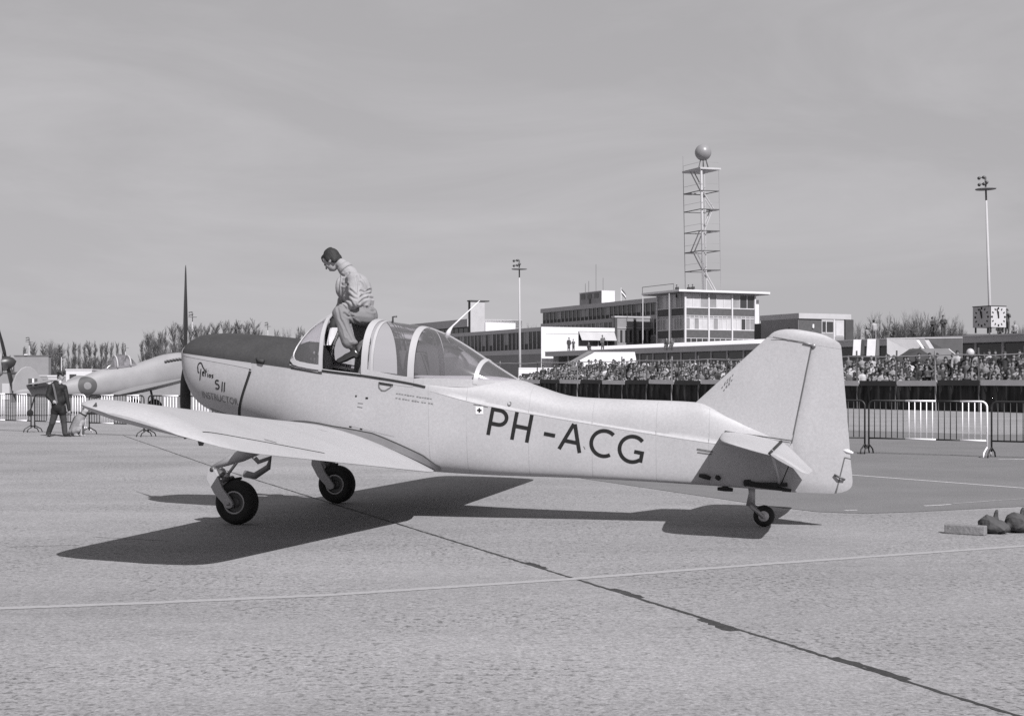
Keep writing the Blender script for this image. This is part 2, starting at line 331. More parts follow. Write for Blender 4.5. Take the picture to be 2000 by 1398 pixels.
# cockpit tub, floor, seats, panel, sill
mb = MB(); mb.grid([[lp(*fus(u, t, .955)) for t in lin(PI, 2 * PI, 31)] for u in lin(.32, 1.72, 16)]); mb.fan([lp(*fus(.33, t, .955)) for t in lin(PI, 2 * PI, 31)]); mb.obj('cockpit_tub', M_INT, plane, True)
for sgn in (1, -1):
    mb = MB(); mb.grid([[lp(u, sgn * (Hh(u) - dv), Cc(u) + dz) for dv, dz in ((.0, 0), (.0, .045), (.04, .055), (.05, .02))] for u in lin(.25, 1.78, 20)]); mb.obj('cockpit_sill', M_PAINT, plane, True)
    mb = MB(); mb.tube([lp(u, sgn * (Hh(u) + .004), Cc(u) + .035) for u in lin(.66, 1.90, 16)], .012, 6); mb.obj('canopy_rail', M_DARK, plane, True)
    mb = MB(); mb.tube([lp(u, sgn * (side_v(u, Cc(u) + .002) + .003), Cc(u) + .002 - .0 * u) for u in lin(.27, .66, 10)], .007, 6); mb.obj('windscreen_seal', M_DARK, plane, True)
    mb = MB(); mb.box(.95, 1.42, -sgn * .27 - .2, -sgn * .27 + .2, 1.05, 1.15); mb.grid([[(1.38 + .1 * math.sin(k * .3) + .14 * k / 8, -sgn * .27 - .2 + .4 * j / 6 , 1.1 + .60 * k / 8) for j in range(7)] for k in range(12)]); mb.obj('seat', M_LEATH, plane, True)
mb = MB(); pan = [(v, 1.74 + .27 * max(0, 1 - abs((v - .27) / .26) ** 2.4) ** (1 / 2.4)) for v in lin(.01, .53, 24)]; mb.prism([(-v, z) for v, z in pan] + [(-.53, 1.5), (-.01, 1.5)], .05, 'yz', .42); ip = mb.obj('instrument_panel', mat('panel_black', .03, .5, .2, 10), plane)
for (v, z, r) in ((.34, 1.82, .032), (.22, 1.90, .028), (.14, 1.82, .032), (.40, 1.74, .026), (.24, 1.74, .03), (.12, 1.73, .026), (.33, 1.90, .022), (.43, 1.83, .022)):
    mb = MB(); mb.lathe([(0, 0), (r, 0), (r, .008), (r * .8, .012), (0, .012)], (.446, -v, z), (1, 0, 0), 14); mb.obj('dial', M_DIAL, ip, True)
mb = MB(); mb.tube([lp(1.0, .27, .95), lp(1.02, .27, 1.3), lp(.98, .27, 1.55)], .014, 6); mb.obj('control_stick', M_STEELD, plane, True)
# canopy
WT = smooth_interp([.265, .29, .34, .40, .47, .56, .66, 1.12, 1.22, 1.72, 1.95, 2.2, 2.42, 2.65, 2.80, 2.86], [1.88, 2.0, 2.11, 2.20, 2.28, 2.345, 2.39, 2.30, 2.28, 2.20, 2.12, 1.985, 1.845, 1.70, 1.61, 1.575])
WB = smooth_interp([.265, .66, 1.12, 1.77, 1.85, 2.86], [1.735, 1.685, 1.635, 1.54, 1.55, 1.53])
HC = smooth_interp([.265, .36, .66, 1.12, 1.77, 2.2, 2.42, 2.65, 2.80, 2.86], [.58, .588, .59, .575, .55, .475, .41, .30, .17, .04])
NC = smooth_interp([.265, .4, .66, 1.2, 1.8, 2.86], [3.4, 3.0, 2.6, 2.5, 2.4, 2.0])
def can(u, th, off=0.0):
    c, s = math.cos(th), max(0, math.sin(th)); e = 2 / NC(u)
    return (u, HC(u) * math.copysign(abs(c) ** e, c) + off * c, WB(u) + (WT(u) - WB(u)) * s ** e + off * s)
def can_glass(name, u0, u1, n, m=M_GLASS):
    mb = MB(); mb.grid([[lp(*can(u, t)) for t in lin(0, PI, 49)] for u in lin(u0, u1, n)]); return mb.obj(name, m, plane, True)
can_glass('windscreen', .27, .66, 22); can_glass('sliding_hood', 1.14, 1.76, 14); can_glass('rear_canopy', 1.77, 2.85, 30)
def can_strip(name, path, wid, m=M_PAINTW, off=.008, n=60):
    """flat frame strip that follows a path (station, angle) over the canopy"""
    pts = []
    for i in range(len(path) - 1):
        for k in range(max(2, n // (len(path) - 1))):
            t = k / max(2, n // (len(path) - 1)); pts.append((path[i][0] + (path[i + 1][0] - path[i][0]) * t, path[i][1] + (path[i + 1][1] - path[i][1]) * t))
    pts.append(path[-1]); C3 = [Vector(lp(*can(u, t, off))) for u, t in pts]; rows = []
    for i, (u, t) in enumerate(pts):
        d = (C3[min(i + 1, len(C3) - 1)] - C3[max(i - 1, 0)]).normalized()
        du = Vector(lp(*can(u + .004, t, off))) - Vector(lp(*can(u - .004, t, off))); dt = Vector(lp(*can(u, t + .01, off))) - Vector(lp(*can(u, t - .01, off)))
        nn = du.cross(dt); nn = nn.normalized() if nn.length > 1e-9 else Vector((0, 0, 1))
        if nn.dot(Vector((0, -can(u, t)[1], .3))) < 0: nn = -nn
        sd_ = d.cross(nn).normalized() * wid / 2
        rows.append([tuple(C3[i] + sd_ - nn * .014), tuple(C3[i] + sd_), tuple(C3[i] - sd_), tuple(C3[i] - sd_ - nn * .014)])
    return MB().grid(rows).obj(name, m, plane, True, 40)
D = math.radians
hoop = lambda u: [(u, D(a)) for a in range(0, 181, 6)]
can_strip('windscreen_frame', hoop(.645), .045)
can_strip('hood_frame', hoop(1.175), .075); can_strip('hood_frame', hoop(1.265), .03); can_strip('hood_frame', hoop(1.725), .075); can_strip('canopy_frame', [(2.44 + .03 * math.sin(D(a)), D(a)) for a in range(0, 181, 6)], .05)
can_strip('canopy_frame', [(1.77, D(90)), (2.1, D(90)), (2.84, D(90))], .028)
for sg in (0, 1):
    f = (lambda a: D(a)) if not sg else (lambda a: PI - D(a))
    can_strip('windscreen_frame', [(.655, f(1.5)), (.48, f(1.5)), (.38, f(2)), (.32, f(3.5)), (.292, f(8)), (.283, f(16)), (.287, f(27)), (.305, f(38)), (.345, f(47)), (.41, f(54)), (.49, f(58)), (.57, f(61)), (.64, f(62))], .058, off=.010)
    can_strip('hood_skirt', [(1.14, f(1.2)), (1.45, f(1.2)), (1.76, f(1.2))], .11, M_PAINT)
    can_strip('canopy_skirt', [(1.765, f(.8)), (2.2, f(.8)), (2.6, f(1)), (2.8, f(2))], .09, M_PAINT, .002)
mb = MB(); u0, w0 = uw(873, 652, 0); u1, w1 = uw(937, 587, 0)
mb.tube([(u0, 0, WT(u0) - .02), (u0 + .03, 0, WT(u0) + .05), (u0 + .07, 0, WT(u0) + .10), (u1, 0, w1)], [.042, .022, .010, .004], 8); mb.obj('whip_antenna', M_WHITE, plane, True)
mb = MB(); mb.tube([(1.30, 0, 2.25), (1.30, 0, 2.325), (1.35, 0, 2.33)], .012, 6); mb.obj('hood_handle', M_STEELD, plane, True)
# wings
def foil(le, te, thick, n=18, camber=.02):
    """closed airfoil ring between leading-edge point and trailing-edge point (u,w)"""
    c = math.hypot(te[0] - le[0], te[1] - le[1]); ax = ((te[0] - le[0]) / c, (te[1] - le[1]) / c); up = (-ax[1], ax[0])
    if up[1] < 0: up = (-up[0], -up[1])
    xs = [.5 * (1 - math.cos(PI * i / n)) for i in range(n + 1)]; yt = lambda x: thick / .2 * (.2969 * math.sqrt(x) - .126 * x - .3516 * x * x + .2843 * x ** 3 - .1015 * x ** 4)
    yc = lambda x: camber * 4 * x * (1 - x)
    pts = [(x, yc(x) + yt(x)) for x in xs] + [(x, yc(x) - yt(x)) for x in xs[-2:0:-1]]
    return [(le[0] + (ax[0] * x + up[0] * y) * c, le[1] + (ax[1] * x + up[1] * y) * c) for x, y in pts]
LEu = smooth_interp([.2, .5, 1.0, 4.6, 5.0, 5.25, 5.42, 5.52, 5.58], [-.02, .03, .12, .52, .565, .61, .68, .80, 1.05]); TEu = smooth_interp([.2, .5, 1.0, 5.0, 5.3, 5.48, 5.58], [1.9, 1.98, 2.10, 2.10, 2.07, 1.95, 1.6])
def wing_le(v): return 1.0 + (v - .5) * .086
def wing_te(v): return .545 + (v - .5) * .099
def wing_sec(v):
    # plane of the chord: height at the real leading/trailing edge stations
    u0r, u1r = .03 + .112 * (v - .5), 2.08; sl = (wing_te(v) - wing_le(v)) / (u1r - u0r)
    a, b = LEu(v), TEu(v); th = .165 - .010 * v
    if v > 5.2: th *= max(.30, 1 - ((v - 5.2) / .42) ** 2)
    return foil((a, wing_le(v) + sl * (a - u0r)), (b, wing_le(v) + sl * (b - u0r)), th)
VS = [.2, .5, .75, 1.0] + lin(1.4, 4.6, 9) + [4.8, 5.0, 5.12, 5.22, 5.30, 5.37, 5.43, 5.48, 5.52, 5.55, 5.57]
def wing_top(u, v):
    r = wing_sec(v)[:19]
    for i in range(len(r) - 1):
        if r[i][0] <= u <= r[i + 1][0]: t = (u - r[i][0]) / max(1e-6, r[i + 1][0] - r[i][0]); return r[i][1] + (r[i + 1][1] - r[i][1]) * t
    return r[-1][1]
def wing_at(px_, py_):
    best = None
    for i in range(60):
        for j in range(60):
            u, v = .6 + 1.45 * i / 59, 1.0 + 4.4 * j / 59; z = wing_top(u, v); X = O.x + _a[0] * u + _p[0] * v; Y = O.y + _a[1] * u + _p[1] * v
            e = (1000 + F_PX * X / Y - px_) ** 2 + (HZ - F_PX * (z - EYE) / Y - py_) ** 2
            if best is None or e < best[0]: best = (e, u, v)
    return best[1], best[2]
AIL0, AIL1, AIL2 = wing_at(396, 847), wing_at(634, 885), wing_at(516, 860)
for sg in (1, -1):
    mb = MB(); rows = [[lp(p[0], sg * v, p[1]) for p in wing_sec(v)] for v in VS]; mb.grid(rows, True); mb.fan(rows[-1]); mb.fan(rows[0])
    wg = mb.obj('wing', M_PAINT, plane, True, 35)
    def on_wing(u, v, o=.003): return lp(u, sg * v, wing_top(u, v) + o)
    def wline(pts, wid, nm, m=M_GAP, o=.003):
        P2 = [Vector(p) for p in pts]; rows = []; n = 24
        for i in range(len(P2) - 1):
            d = (P2[i + 1] - P2[i]).normalized(); q = Vector((-d.y, d.x)) * wid / 2
            for k in range(n + 1):
                c = P2[i].lerp(P2[i + 1], k / n); rows.append([on_wing(*(c + q), o), on_wing(*(c - q), o)])
        mb = MB(); mb.grid(rows); return mb.obj(nm, m, wg)
    wline([AIL0, AIL1], .013, 'aileron_gap')
    wline([AIL2, (AIL2[0] + .05, AIL2[1] - .14)], .012, 'aileron_gap')
    pm0, pm1 = wing_at(622, 838), wing_at(640, 843); wline([pm0, pm1], .010, 'panel_mark', M_LETTERG)
    # aileron hinge horns and pitot underneath
    zt = wing_top(.92, 5.5); mb = MB(); mb.prism([(.84, zt - .02), (.90, zt - .04), (.885, zt + .03)], .012, 'xz', -sg * 5.52); mb.obj('tip_horn', M_STEELD, wg)
    mb = MB(); q_ = uw(391, 862, 4.9); mb.prism([(q_[0] - .03, q_[1] + .06), (q_[0] + .05, q_[1] + .05), (q_[0] + .02, q_[1] - .035), (q_[0] - .005, q_[1] - .035)], .03, 'xz', -sg * 4.9); mb.obj('tie_down_bracket', M_STEELD, wg)
    # fairing band where the wing meets the body, with a dark seal along its upper edge
    rows, seal = [], []
    for u in lin(-.02, 2.03, 60):
        g = .012 + .072 * max(0, min(1, (u - .72) / .55)) ** 1.3 * max(.4, min(1, (2.10 - u) / .25)); wt = wing_top(max(u, .16), .62); sv = side_v(u, wt + g)
        rows.append([lp(u, sg * (sv + .004), wt + g), lp(u, sg * (sv + .014), wt + g - .006), lp(u, sg * (side_v(u, wt - .01) + .016), wt - .012)]); seal.append([lp(u, sg * (sv + .0025), wt + g + .006), lp(u, sg * (sv + .015), wt + g - .006)])
    MB().grid(rows).obj('wing_root_fairing', mat('fairing_grey', .20, .6, .1, 6), plane, True, 25)
    MB().grid(seal).obj('root_seal', M_GAP, plane)
# landing gear: forward raked fairing, trailing fork, brace, wheel
def gear(sg):
    g = empty('landing_gear', (0, 0, 0)); g.parent = plane
    V = lambda u, v, w_: lp(u, sg * v, w_)
    mb = MB(); mb.tube([V(.22, 1.36, .86), V(.06, 1.385, .76), V(-.27, 1.42, .625)], [.10, .07, .026], 10); mb.obj('gear_fairing', M_PAINT, g, True)
    mb = MB()
    pts = [(-.262, .625), (-.245, .52), (-.175, .38), (-.045, .235)]; wds = [.036, .068, .058, .044]
    for off in (1.475, 1.285):
        left, right = [], []
        for i, (u, z) in enumerate(pts):
            a = pts[max(0, i - 1)]; b = pts[min(len(pts) - 1, i + 1)]; d = Vector((b[0] - a[0], b[1] - a[1])).normalized(); nrm = Vector((-d.y, d.x)) * wds[i]
            left.append((u + nrm.x, z + nrm.y)); right.append((u - nrm.x, z - nrm.y))
        end = [( -.045 + .045 * math.cos(t), .235 + .045 * math.sin(t)) for t in lin(D(-150), D(30), 9)]
        poly = left + [e for e in end[::-1]][:0] + [(-.012, .262), (.004, .232), (-.006, .198), (-.04, .183), (-.078, .19), (-.095, .215)] + right[::-1][1:]
        mb.prism(poly, .045, 'xz', -sg * off)
    fk = mb.obj('gear_fork', M_PAINT, g, False); bv = fk.modifiers.new('bevel', 'BEVEL'); bv.width = .012; bv.segments = 2
    mb = MB(); mb.tube([V(-.26, 1.40, .61), V(-.24, 1.50, .61)], .03, 10); mb.tube([V(-.10, 1.30, .50), V(-.10, 1.50, .50)], .03, 10); mb.tube([V(-.24, 1.42, .60), V(-.10, 1.42, .50)], [.04, .035], 8); mb.obj('gear_knuckle', M_STEELD, g, True)
    mb = MB(); mb.tube([V(-.15, 1.44, .47), V(-.08, 1.43, .56)], .026, 10); mb.tube([V(-.08, 1.43, .56), V(.06, 1.40, .75)], .017, 8); mb.obj('oleo_brace', M_STEEL, g, True)
    mb = MB(); mb.tube([V(-.27, 1.47, .60), V(-.265, 1.485, .45), V(-.20, 1.49, .33)], [.008, .01, .006], 6); mb.obj('brake_pipe', M_WHITE, g, True)
    wh = empty('wheel', (0, 0, 0)); wh.parent = g
    R = .245; cx = (0.0, -sg * 1.38, R)
    prof = [(.125, -.07), (.14, -.085), (.19, -.092), (.225, -.075), (.242, -.04), (R, 0), (.242, .04), (.225, .075), (.19, .092), (.14, .085), (.125, .07)]
    mb = MB(); mb.lathe(prof, cx, (0, 1, 0), 48); mb.obj('tyre', M_TYRE, wh, True)
    mb = MB(); ring = [(.128, .0), (.128, .078), (.122, .082), (.108, .072), (.10, .045), (.06, .04), (.045, .055), (.0, .055)]
    for k in (1, -1): mb.lathe([(r, h * k) for r, h in ring], cx, (0, 1, 0), 32)
    mb.obj('rim', M_STEELD, wh, True, 40)
    mb = MB()
    for k in (1, -1): mb.lathe([(.108, .074 * k), (.118, .086 * k), (.128, .080 * k)], cx, (0, 1, 0), 36)
    mb.obj('rim_flange', M_STEEL, wh, True)
    mb = MB(); mb.tube([V(-.045, 1.30, .235), V(-.045, 1.52, .235)], .02, 8); mb.obj('axle', M_STEEL, g, True)
    mb = MB(); mb.prism([(-.12, .36), (-.02, .46), (.03, .50), (.02, .52), (-.10, .50), (-.16, .42)], .05, 'xz', -sg * 1.34); mb.obj('mudguard', M_DARK, g)
gear(1); gear(-1)
# boarding step under the wing root
mb = MB(); stp = [uw(x, y, .66) for x, y in ((488, 884), (505, 902), (528, 894), (524, 912), (498, 929), (478, 925))]
mb.tube([lp(stp[0][0], .66, stp[0][1] + .1)] + [lp(u, .66, z) for u, z in stp], [.03, .03, .028, .03, .035, .04, .045], 8); mb.obj('boarding_step', mat('step_grey', .16, .5, .1, 6), plane, True)
# fin and rudder (sections sheared with the ground attitude)
K = .18; M_SOFT = mat('control_gap_tone', .09, .8, .1, 5)
def sec(s, ua, ub, th, n=12, blunt=.0):
    pts = []
    for i in range(n + 1):
        x = .5 * (1 - math.cos(PI * i / n)); pts.append((ua + (ub - ua) * x, th * (math.sqrt(max(x, 0)) * (1 - x) * 1.9 + blunt * x)))
    ring = pts + [(u, -t) for u, t in pts[::-1]]
    return [lp(u, t, s - K * (u - 5.66)) for u, t in ring]
def fin_le(s): return 4.863 + (s - 1.204) * (5.698 - 4.863) / (2.117 - 1.204)
def hinge(s): return 5.80 + (s - .425) * (6.116 - 5.80) / (2.056 - .425)
RTE = smooth_interp([.385, .40, .43, .47, .55, .987, 1.957, 2.06], [6.33, 6.41, 6.47, 6.51, 6.535, 6.507, 6.428, 6.42])
mb = MB(); rows = []
for s in lin(.80, 2.05, 20):
    ua, ub = fin_le(s), hinge(s) - .012; n = 14; r = [(ua + (ub - ua) * (.5 - .5 * math.cos(PI * i / n))) for i in range(n + 1)]
    th = .060 - .016 * (s - .8); prof = [th * min(1, ((u - ua) / (ub - ua) / .35) ** .6) for u in r]
    rows.append([lp(u, t, s - K * (u - 5.66)) for u, t in zip(r, prof)] + [lp(u, -t, s - K * (u - 5.66)) for u, t in zip(r[::-1], prof[::-1])])
mb.grid(rows, True); mb.fan(rows[-1]); mb.obj('fin', M_PAINT, plane, True, 40)
mb = MB(); rows = []
KS = lambda s: K * (.08 + .92 * min(1, max(0, (s - .39) / .45)))
for s in [.385, .40, .43, .47, .52, .58] + lin(.66, 2.05, 16):
    ua, ub = hinge(s) + .004, RTE(s); n = 10; r = [ua + (ub - ua) * i / n for i in range(n + 1)]; th = .058 - .016 * (s - .8)
    if s < .5: th *= .4 + .6 * (s - .385) / .115
    prof = [th * (.75 if i == 0 else 1) * (1 - .92 * i / n) for i in range(n + 1)]
    rows.append([lp(u, t, s - KS(s) * (u - 5.66)) for u, t in zip(r, prof)] + [lp(u, -t, s - KS(s) * (u - 5.66)) for u, t in zip(r[::-1], prof[::-1])])
mb.grid(rows, True); mb.fan(rows[-1]); mb.fan(rows[0]); rud = mb.obj('rudder', M_PAINT, plane, True, 40)
mb = MB(); rows = []
for s, ua, ub, th in ((2.052, 5.645, 6.42, .05), (2.09, 5.675, 6.415, .05), (2.12, 5.71, 6.395, .047), (2.145, 5.76, 6.34, .04), (2.168, 5.83, 6.27, .03), (2.182, 5.91, 6.20, .018), (2.187, 5.97, 6.14, .006)):
    n = 14; r = [(ua + (ub - ua) * (.5 - .5 * math.cos(PI * i / n))) for i in range(n + 1)]; prof = [th * min(1, ((u - ua) / (ub - ua) / .25) ** .55) * (1 - .9 * max(0, (u - ua) / (ub - ua) - .3) / .7) for u in r]
    rows.append([lp(u, t, s - K * (u - 5.66)) for u, t in zip(r, prof)] + [lp(u, -t, s - K * (u - 5.66)) for u, t in zip(r[::-1], prof[::-1])])
mb.grid(rows, True); mb.fan(rows[-1]); mb.fan(rows[0]); mb.obj('rudder_tip', M_PAINT, plane, True, 40)
def rline(pts, wid, nm, m=None, off=.004, par=None):
    rows = []
    for i in range(len(pts) - 1):
        a, b = Vector(pts[i]), Vector(pts[i + 1]); d = (b - a).normalized(); q = Vector((-d.y, d.x)) * wid / 2
        for k in range(9):
            c = a.lerp(b, k / 8); row = []
            for p in (c + q, c - q):
                s = p.y + K * (p.x - 5.66); t = (p.x - hinge(s)) / (RTE(s) - hinge(s)); row.append(lp(p.x, (.058 - .016 * (s - .8)) * (1 - .92 * max(0, t)) + off, p.y))
            rows.append(row)
    return MB().grid(rows).obj(nm, m or M_SOFT, par or rud)
rline([uw(1650, 893), uw(1633, 963)], .012, 'trim_tab_gap'); rline([uw(1650, 893), uw(1662, 896)], .008, 'trim_tab_gap')
mb = MB(); a, b = uw(1630, 930), uw(1645, 936); mb.tube([lp(a[0], .035, a[1] + .02), lp(a[0] + .06, .05, a[1] - .01), lp(b[0] + .03, .03, b[1])], .012, 6); mb.obj('trim_tab_horn', M_STEELD, rud, True)
mb = MB(); c = uw(1657, 881); mb.tube([lp(c[0] - .06, 0, c[1] + .012), lp(c[0] - .01, 0, c[1]), lp(c[0] + .05, 0, c[1] - .02)], [.010, .024, .012], 10); mb.obj('tail_light', M_WHITE, rud, True)
mb = MB(); c = uw(1587, 673); mb.tube([lp(c[0] - .09, .052, c[1] + .02), lp(c[0], .052, c[1])], .010, 6); mb.tube([lp(c[0], .045, c[1] - .01), lp(c[0] + .035, .045, c[1] - .01)], .02, 8); mb.obj('rudder_hinge', M_STEEL, rud, True)
mb = MB()   # gap between fin top and horn
mb.grid([[lp(u, .050, 2.06 - K * (u - 5.66) + dz) for dz in (-.005, .004)] for u in lin(5.70, 6.06, 8)]); mb.obj('fin_top_gap', M_SOFT, plane)
mb = MB(); mb.grid([[lp(hinge(s) + du, .0630 - .016 * (s - .8), s - K * (hinge(s) - 5.66)) for du in (-.007, .004)] for s in lin(.95, 2.03, 12)]); mb.obj('rudder_gap', M_SOFT, plane)
# tailplane and elevators
for sg in (1, -1):
    SLE = smooth_interp([.05, .15, 1.2, 1.55, 1.70, 1.78, 1.82], [5.15, 5.165, 5.29, 5.345, 5.40, 5.50, 5.66])
    mb = MB(); rows = []
    for v in (.05, .15, .5, .9, 1.2, 1.45, 1.6, 1.70, 1.75, 1.79, 1.815):
        le = SLE(v); hg = 5.785 + .035 * (v - .15); base = lambda u: .925 - .020 * v - (.125 + .075 * v) * (u - 5.785)
        th = .115 if v < 1.6 else .115 * max(.3, 1 - ((v - 1.6) / .25) ** 2)
        rows.append([lp(p[0], sg * v, p[1]) for p in foil((le, base(le)), (hg, base(hg)), th, 12, 0)])
    # blunt hinge end: thicken toward the hinge
    mb.grid(rows, True); mb.fan(rows[-1]); tp = mb.obj('tailplane', M_PAINT, plane, True, 35)
    mb = MB(); rows = []
    for v, te in ((.15, (6.10, .64)), (.26, (6.12, .645)), (.5, (6.15, .655)), (1.0, (6.19, .675)), (1.5, (6.20, .688)), (1.72, (6.205, .692)), (1.79, (6.19, .70)), (1.82, (6.15, .715))):
        hg = 5.785 + .035 * (v - .15) + .012; hw = .921 - .020 * v
        rows.append([lp(p[0], sg * v, p[1]) for p in foil((hg, hw), te, .12 if v < 1.8 else .08, 12, 0)])
    mb.grid(rows, True); mb.fan(rows[-1]); mb.fan(rows[0]); el = mb.obj('elevator', M_PAINT, plane, True, 35)
    mb = MB(); mb.tube([lp(5.80, sg * .18, .932), lp(5.845, sg * 1.78, .889)], .017, 6); mb.obj('elevator_gap', M_GAP, plane, True)
    mb = MB(); mb.tube([lp(5.84, sg * 1.55, .90), lp(5.77, sg * .10, .48)], .016, 8); mb.obj('tailplane_strut', M_PAINT, plane, True)
    mb = MB(); mb.tube([lp(5.98, sg * .9, .80), lp(5.80, sg * .10, .49)], .006, 6); mb.obj('elevator_cable', M_DARK, plane, True)
    # sealing strip along the root
    mb = MB(); mb.grid([[lp(u, sg * (side_v(u, .96) + .004 if u < 5.6 else .075), 1.005 - .137 * (u - 5.165) + .028 + dz) for dz in (0, .010)] for u in lin(5.19, 5.9, 14)]); mb.obj('tailplane_seal', M_GAP, plane)
# tail spring, tail wheel
mb = MB(); mb.box(5.40, 5.86, -.13, -.08, .445, .485); mb.tube([lp(5.40, .10, .475), lp(5.47, .11, .48)], .035, 8); mb.tube([lp(5.45, .12, .47), lp(5.9, .11, .405)], [.03, .018], 8); mb.obj('tail_spring', M_DARK, plane, True, 40)
for (x0, y0, x1, y1) in ((1366, 928, 1388, 934), (1400, 955, 1430, 957), (1398, 930, 1407, 936)):
    a, b = uw(x0, y0, .16), uw(x1, y1, .16); mb = MB(); vv = .175 if y0 < 940 else .10; mb.tube([lp(a[0], vv, a[1]), lp((a[0] + b[0]) / 2, vv, (a[1] + b[1]) / 2 + .005), lp(b[0], vv, b[1])], [.018, .028, .02], 8); mb.obj('tow_fitting', M_DARK, plane, True)
tw = empty('tail_wheel', (0, 0, 0)); tw.parent = plane
mb = MB(); mb.tube([lp(5.465, 0, .46), lp(5.47, 0, .36), lp(5.455, 0, .22)], [.042, .036, .05], 10); mb.obj('tail_leg', M_STEEL, tw, True)
mb = MB()
for k in (1, -1): mb.tube([lp(5.46, .045 * k, .235), lp(5.60, .05 * k, .105)], [.03, .022], 8)
mb.obj('tail_fork', M_STEEL, tw, True)
mb = MB(); mb.lathe([(.055, -.035), (.075, -.044), (.105, -.034), (.116, 0), (.105, .034), (.075, .044), (.055, .035)], (5.60, 0, .116), (0, 1, 0), 36); mb.obj('tyre', M_TYRE, tw, True)
mb = MB()
for k in (1, -1): mb.lathe([(.058, .036 * k), (.05, .043 * k), (.022, .036 * k), (.016, .05 * k), (0, .05 * k)], (5.60, 0, .116), (0, 1, 0), 24)
mb.obj('rim', mat('light_steel', .45, .4, .1, 10, metal=.2), tw, True)
# propeller
HUB = Vector(lp(-1.40, 0, 1.92)); axd = Vector((-1, 0, .07)).normalized()
mb = MB(); mb.lathe([(.11, -.05), (.105, 0), (.085, .02), (.05, .035), (0, .04)], HUB, axd, 24); mb.obj('spinner', M_PROP, plane, True)
bd = Vector((.05, -.12, 1.0)); bd = (bd - axd * bd.dot(axd)).normalized(); sdv = axd.cross(bd)
for k in (1, -1):
    mb = MB(); rows = []
    for r, ch, tw_, th in ((.05, .05, 62, .04), (.18, .07, 56, .035), (.35, .12, 54, .028), (.6, .135, 46, .022), (.78, .12, 42, .018), (.95, .10, 39, .015), (1.03, .075, 37, .012), (1.07, .03, 36, .006)):
        c0 = HUB + bd * k * r + axd * .01; cd_ = sdv * k * math.cos(D(tw_)) + axd * math.sin(D(tw_)); nd = cd_.cross(bd * k)
        rows.append([c0 + cd_ * ch * .5 * math.cos(t) + nd * th * .5 * math.sin(t) for t in lin(0, 2 * PI, 15)[:-1]])
    mb.grid(rows, True); mb.fan(rows[-1]); mb.obj('propeller_blade', M_PROP, plane, True)
# lettering -----------------------------------------------------------
def stroke_mesh(strokes, wid, place, mname, m, off=.003, h=1.0):
    mb = MB()
    for st in strokes:
        pts = [Vector(p) for p in st]; dense = []
        for i in range(len(pts) - 1):
            n = max(1, int((pts[i + 1] - pts[i]).length / .09))
            dense += [pts[i].lerp(pts[i + 1], k / n) for k in range(n)]
        dense.append(pts[-1]); rows = []
        for i, p in enumerate(dense):
            d0 = (dense[i] - dense[i - 1]).normalized() if i else (dense[1] - dense[0]).normalized(); d1 = (dense[i + 1] - dense[i]).normalized() if i < len(dense) - 1 else d0
            d = (d0 + d1).normalized() if (d0 + d1).length > 1e-6 else d0; q = Vector((-d.y, d.x)) * wid / 2 / max(.5, d.dot(d0))
            rows.append([place(*(p + q), off), place(*(p - q), off)])
        mb.grid(rows)
    return mb.obj(mname, m, plane, fix=False)
def arc(cx, cy, r, a0, a1, n=20, ry=None): return [(cx + r * math.cos(D(a0 + (a1 - a0) * i / n)), cy + (ry or r) * math.sin(D(a0 + (a1 - a0) * i / n))) for i in range(n + 1)]
GL = {'P': [[(.065, 0), (.065, .935), (.34, .935)] + arc(.34, .68, .27, 90, -90, 16, .255)[1:] + [(.065, .425)]], 'H': [[(.065, 0), (.065, 1)], [(.60, 0), (.60, 1)], [(.065, .5), (.60, .5)]],
      '-': [[(.0, .43), (.40, .43)]], 'A': [[(.05, 0), (.40, .97)], [(.78, 0), (.44, .97)], [(.21, .33), (.64, .33)]], 'C': [arc(.52, .5, .45, 52, 308, 26)], 'G': [arc(.52, .5, .45, 48, 322, 26)[:-1] + [(.88, .16), (.88, .43), (.60, .43)]]}
b0 = uws(950, 848); b1 = uws(1240, 906)
bdir = Vector((b1[0] - b0[0], b1[1] - b0[1])); blen = bdir.length; bdir.normalize(); bup = Vector((-bdir.y, bdir.x)); LH = .312
def place_text(org, dr, upv, hgt):
    def f(s, t, off):
        q = Vector(org) + dr * s * hgt + upv * t * hgt; return lp(q.x, side_v(q.x, q.y) + off, q.y)
    return f
for ch, x in (('P', 950), ('H', 997), ('-', 1059), ('A', 1090), ('C', 1147), ('G', 1202)):
    s = (x - 950) / (1240 - 950) * blen; pl = place_text(Vector(b0) + bdir * s, bdir, bup, LH); o = stroke_mesh(GL[ch], .13, pl, 'registration_letter', M_LETTER)
def text_part(body, org, dr, upv, hgt, nm, m, sx=1.0, off=.003, where=side_v):
    c = bpy.data.curves.new('txt', 'FONT'); c.body = body; c.size = 1; to = bpy.data.objects.new('txt', c); COL.objects.link(to)
    bpy.context.view_layer.update(); me = bpy.data.meshes.new_from_object(to.evaluated_get(bpy.context.evaluated_depsgraph_get())); bpy.data.objects.remove(to)
    b = bmesh.new(); b.from_mesh(me); bmesh.ops.triangulate(b, faces=b.faces)
    for v in b.verts:
        q = Vector(org) + dr * (v.co.x * hgt * sx * 1.38) + upv * (v.co.y * hgt * 1.38); v.co = lp(q.x, where(q.x, q.y) + off, q.y)
    b.to_mesh(me); b.free(); me.materials.append(m); o = bpy.data.objects.new(nm, me); COL.objects.link(o); o.parent = plane; return o
i0 = uw(386, 776.5, .47); i1 = uw(458, 791, .49); idr = Vector((i1[0] - i0[0], i1[1] - i0[1])); il = idr.length; idr.normalize(); iup = Vector((-idr.y, idr.x))
text_part('INSTRUCTOR', i0, idr, iup, .085, 'cowl_lettering', M_LETTERG, il / (.085 * 1.38 * 5.9), .017)
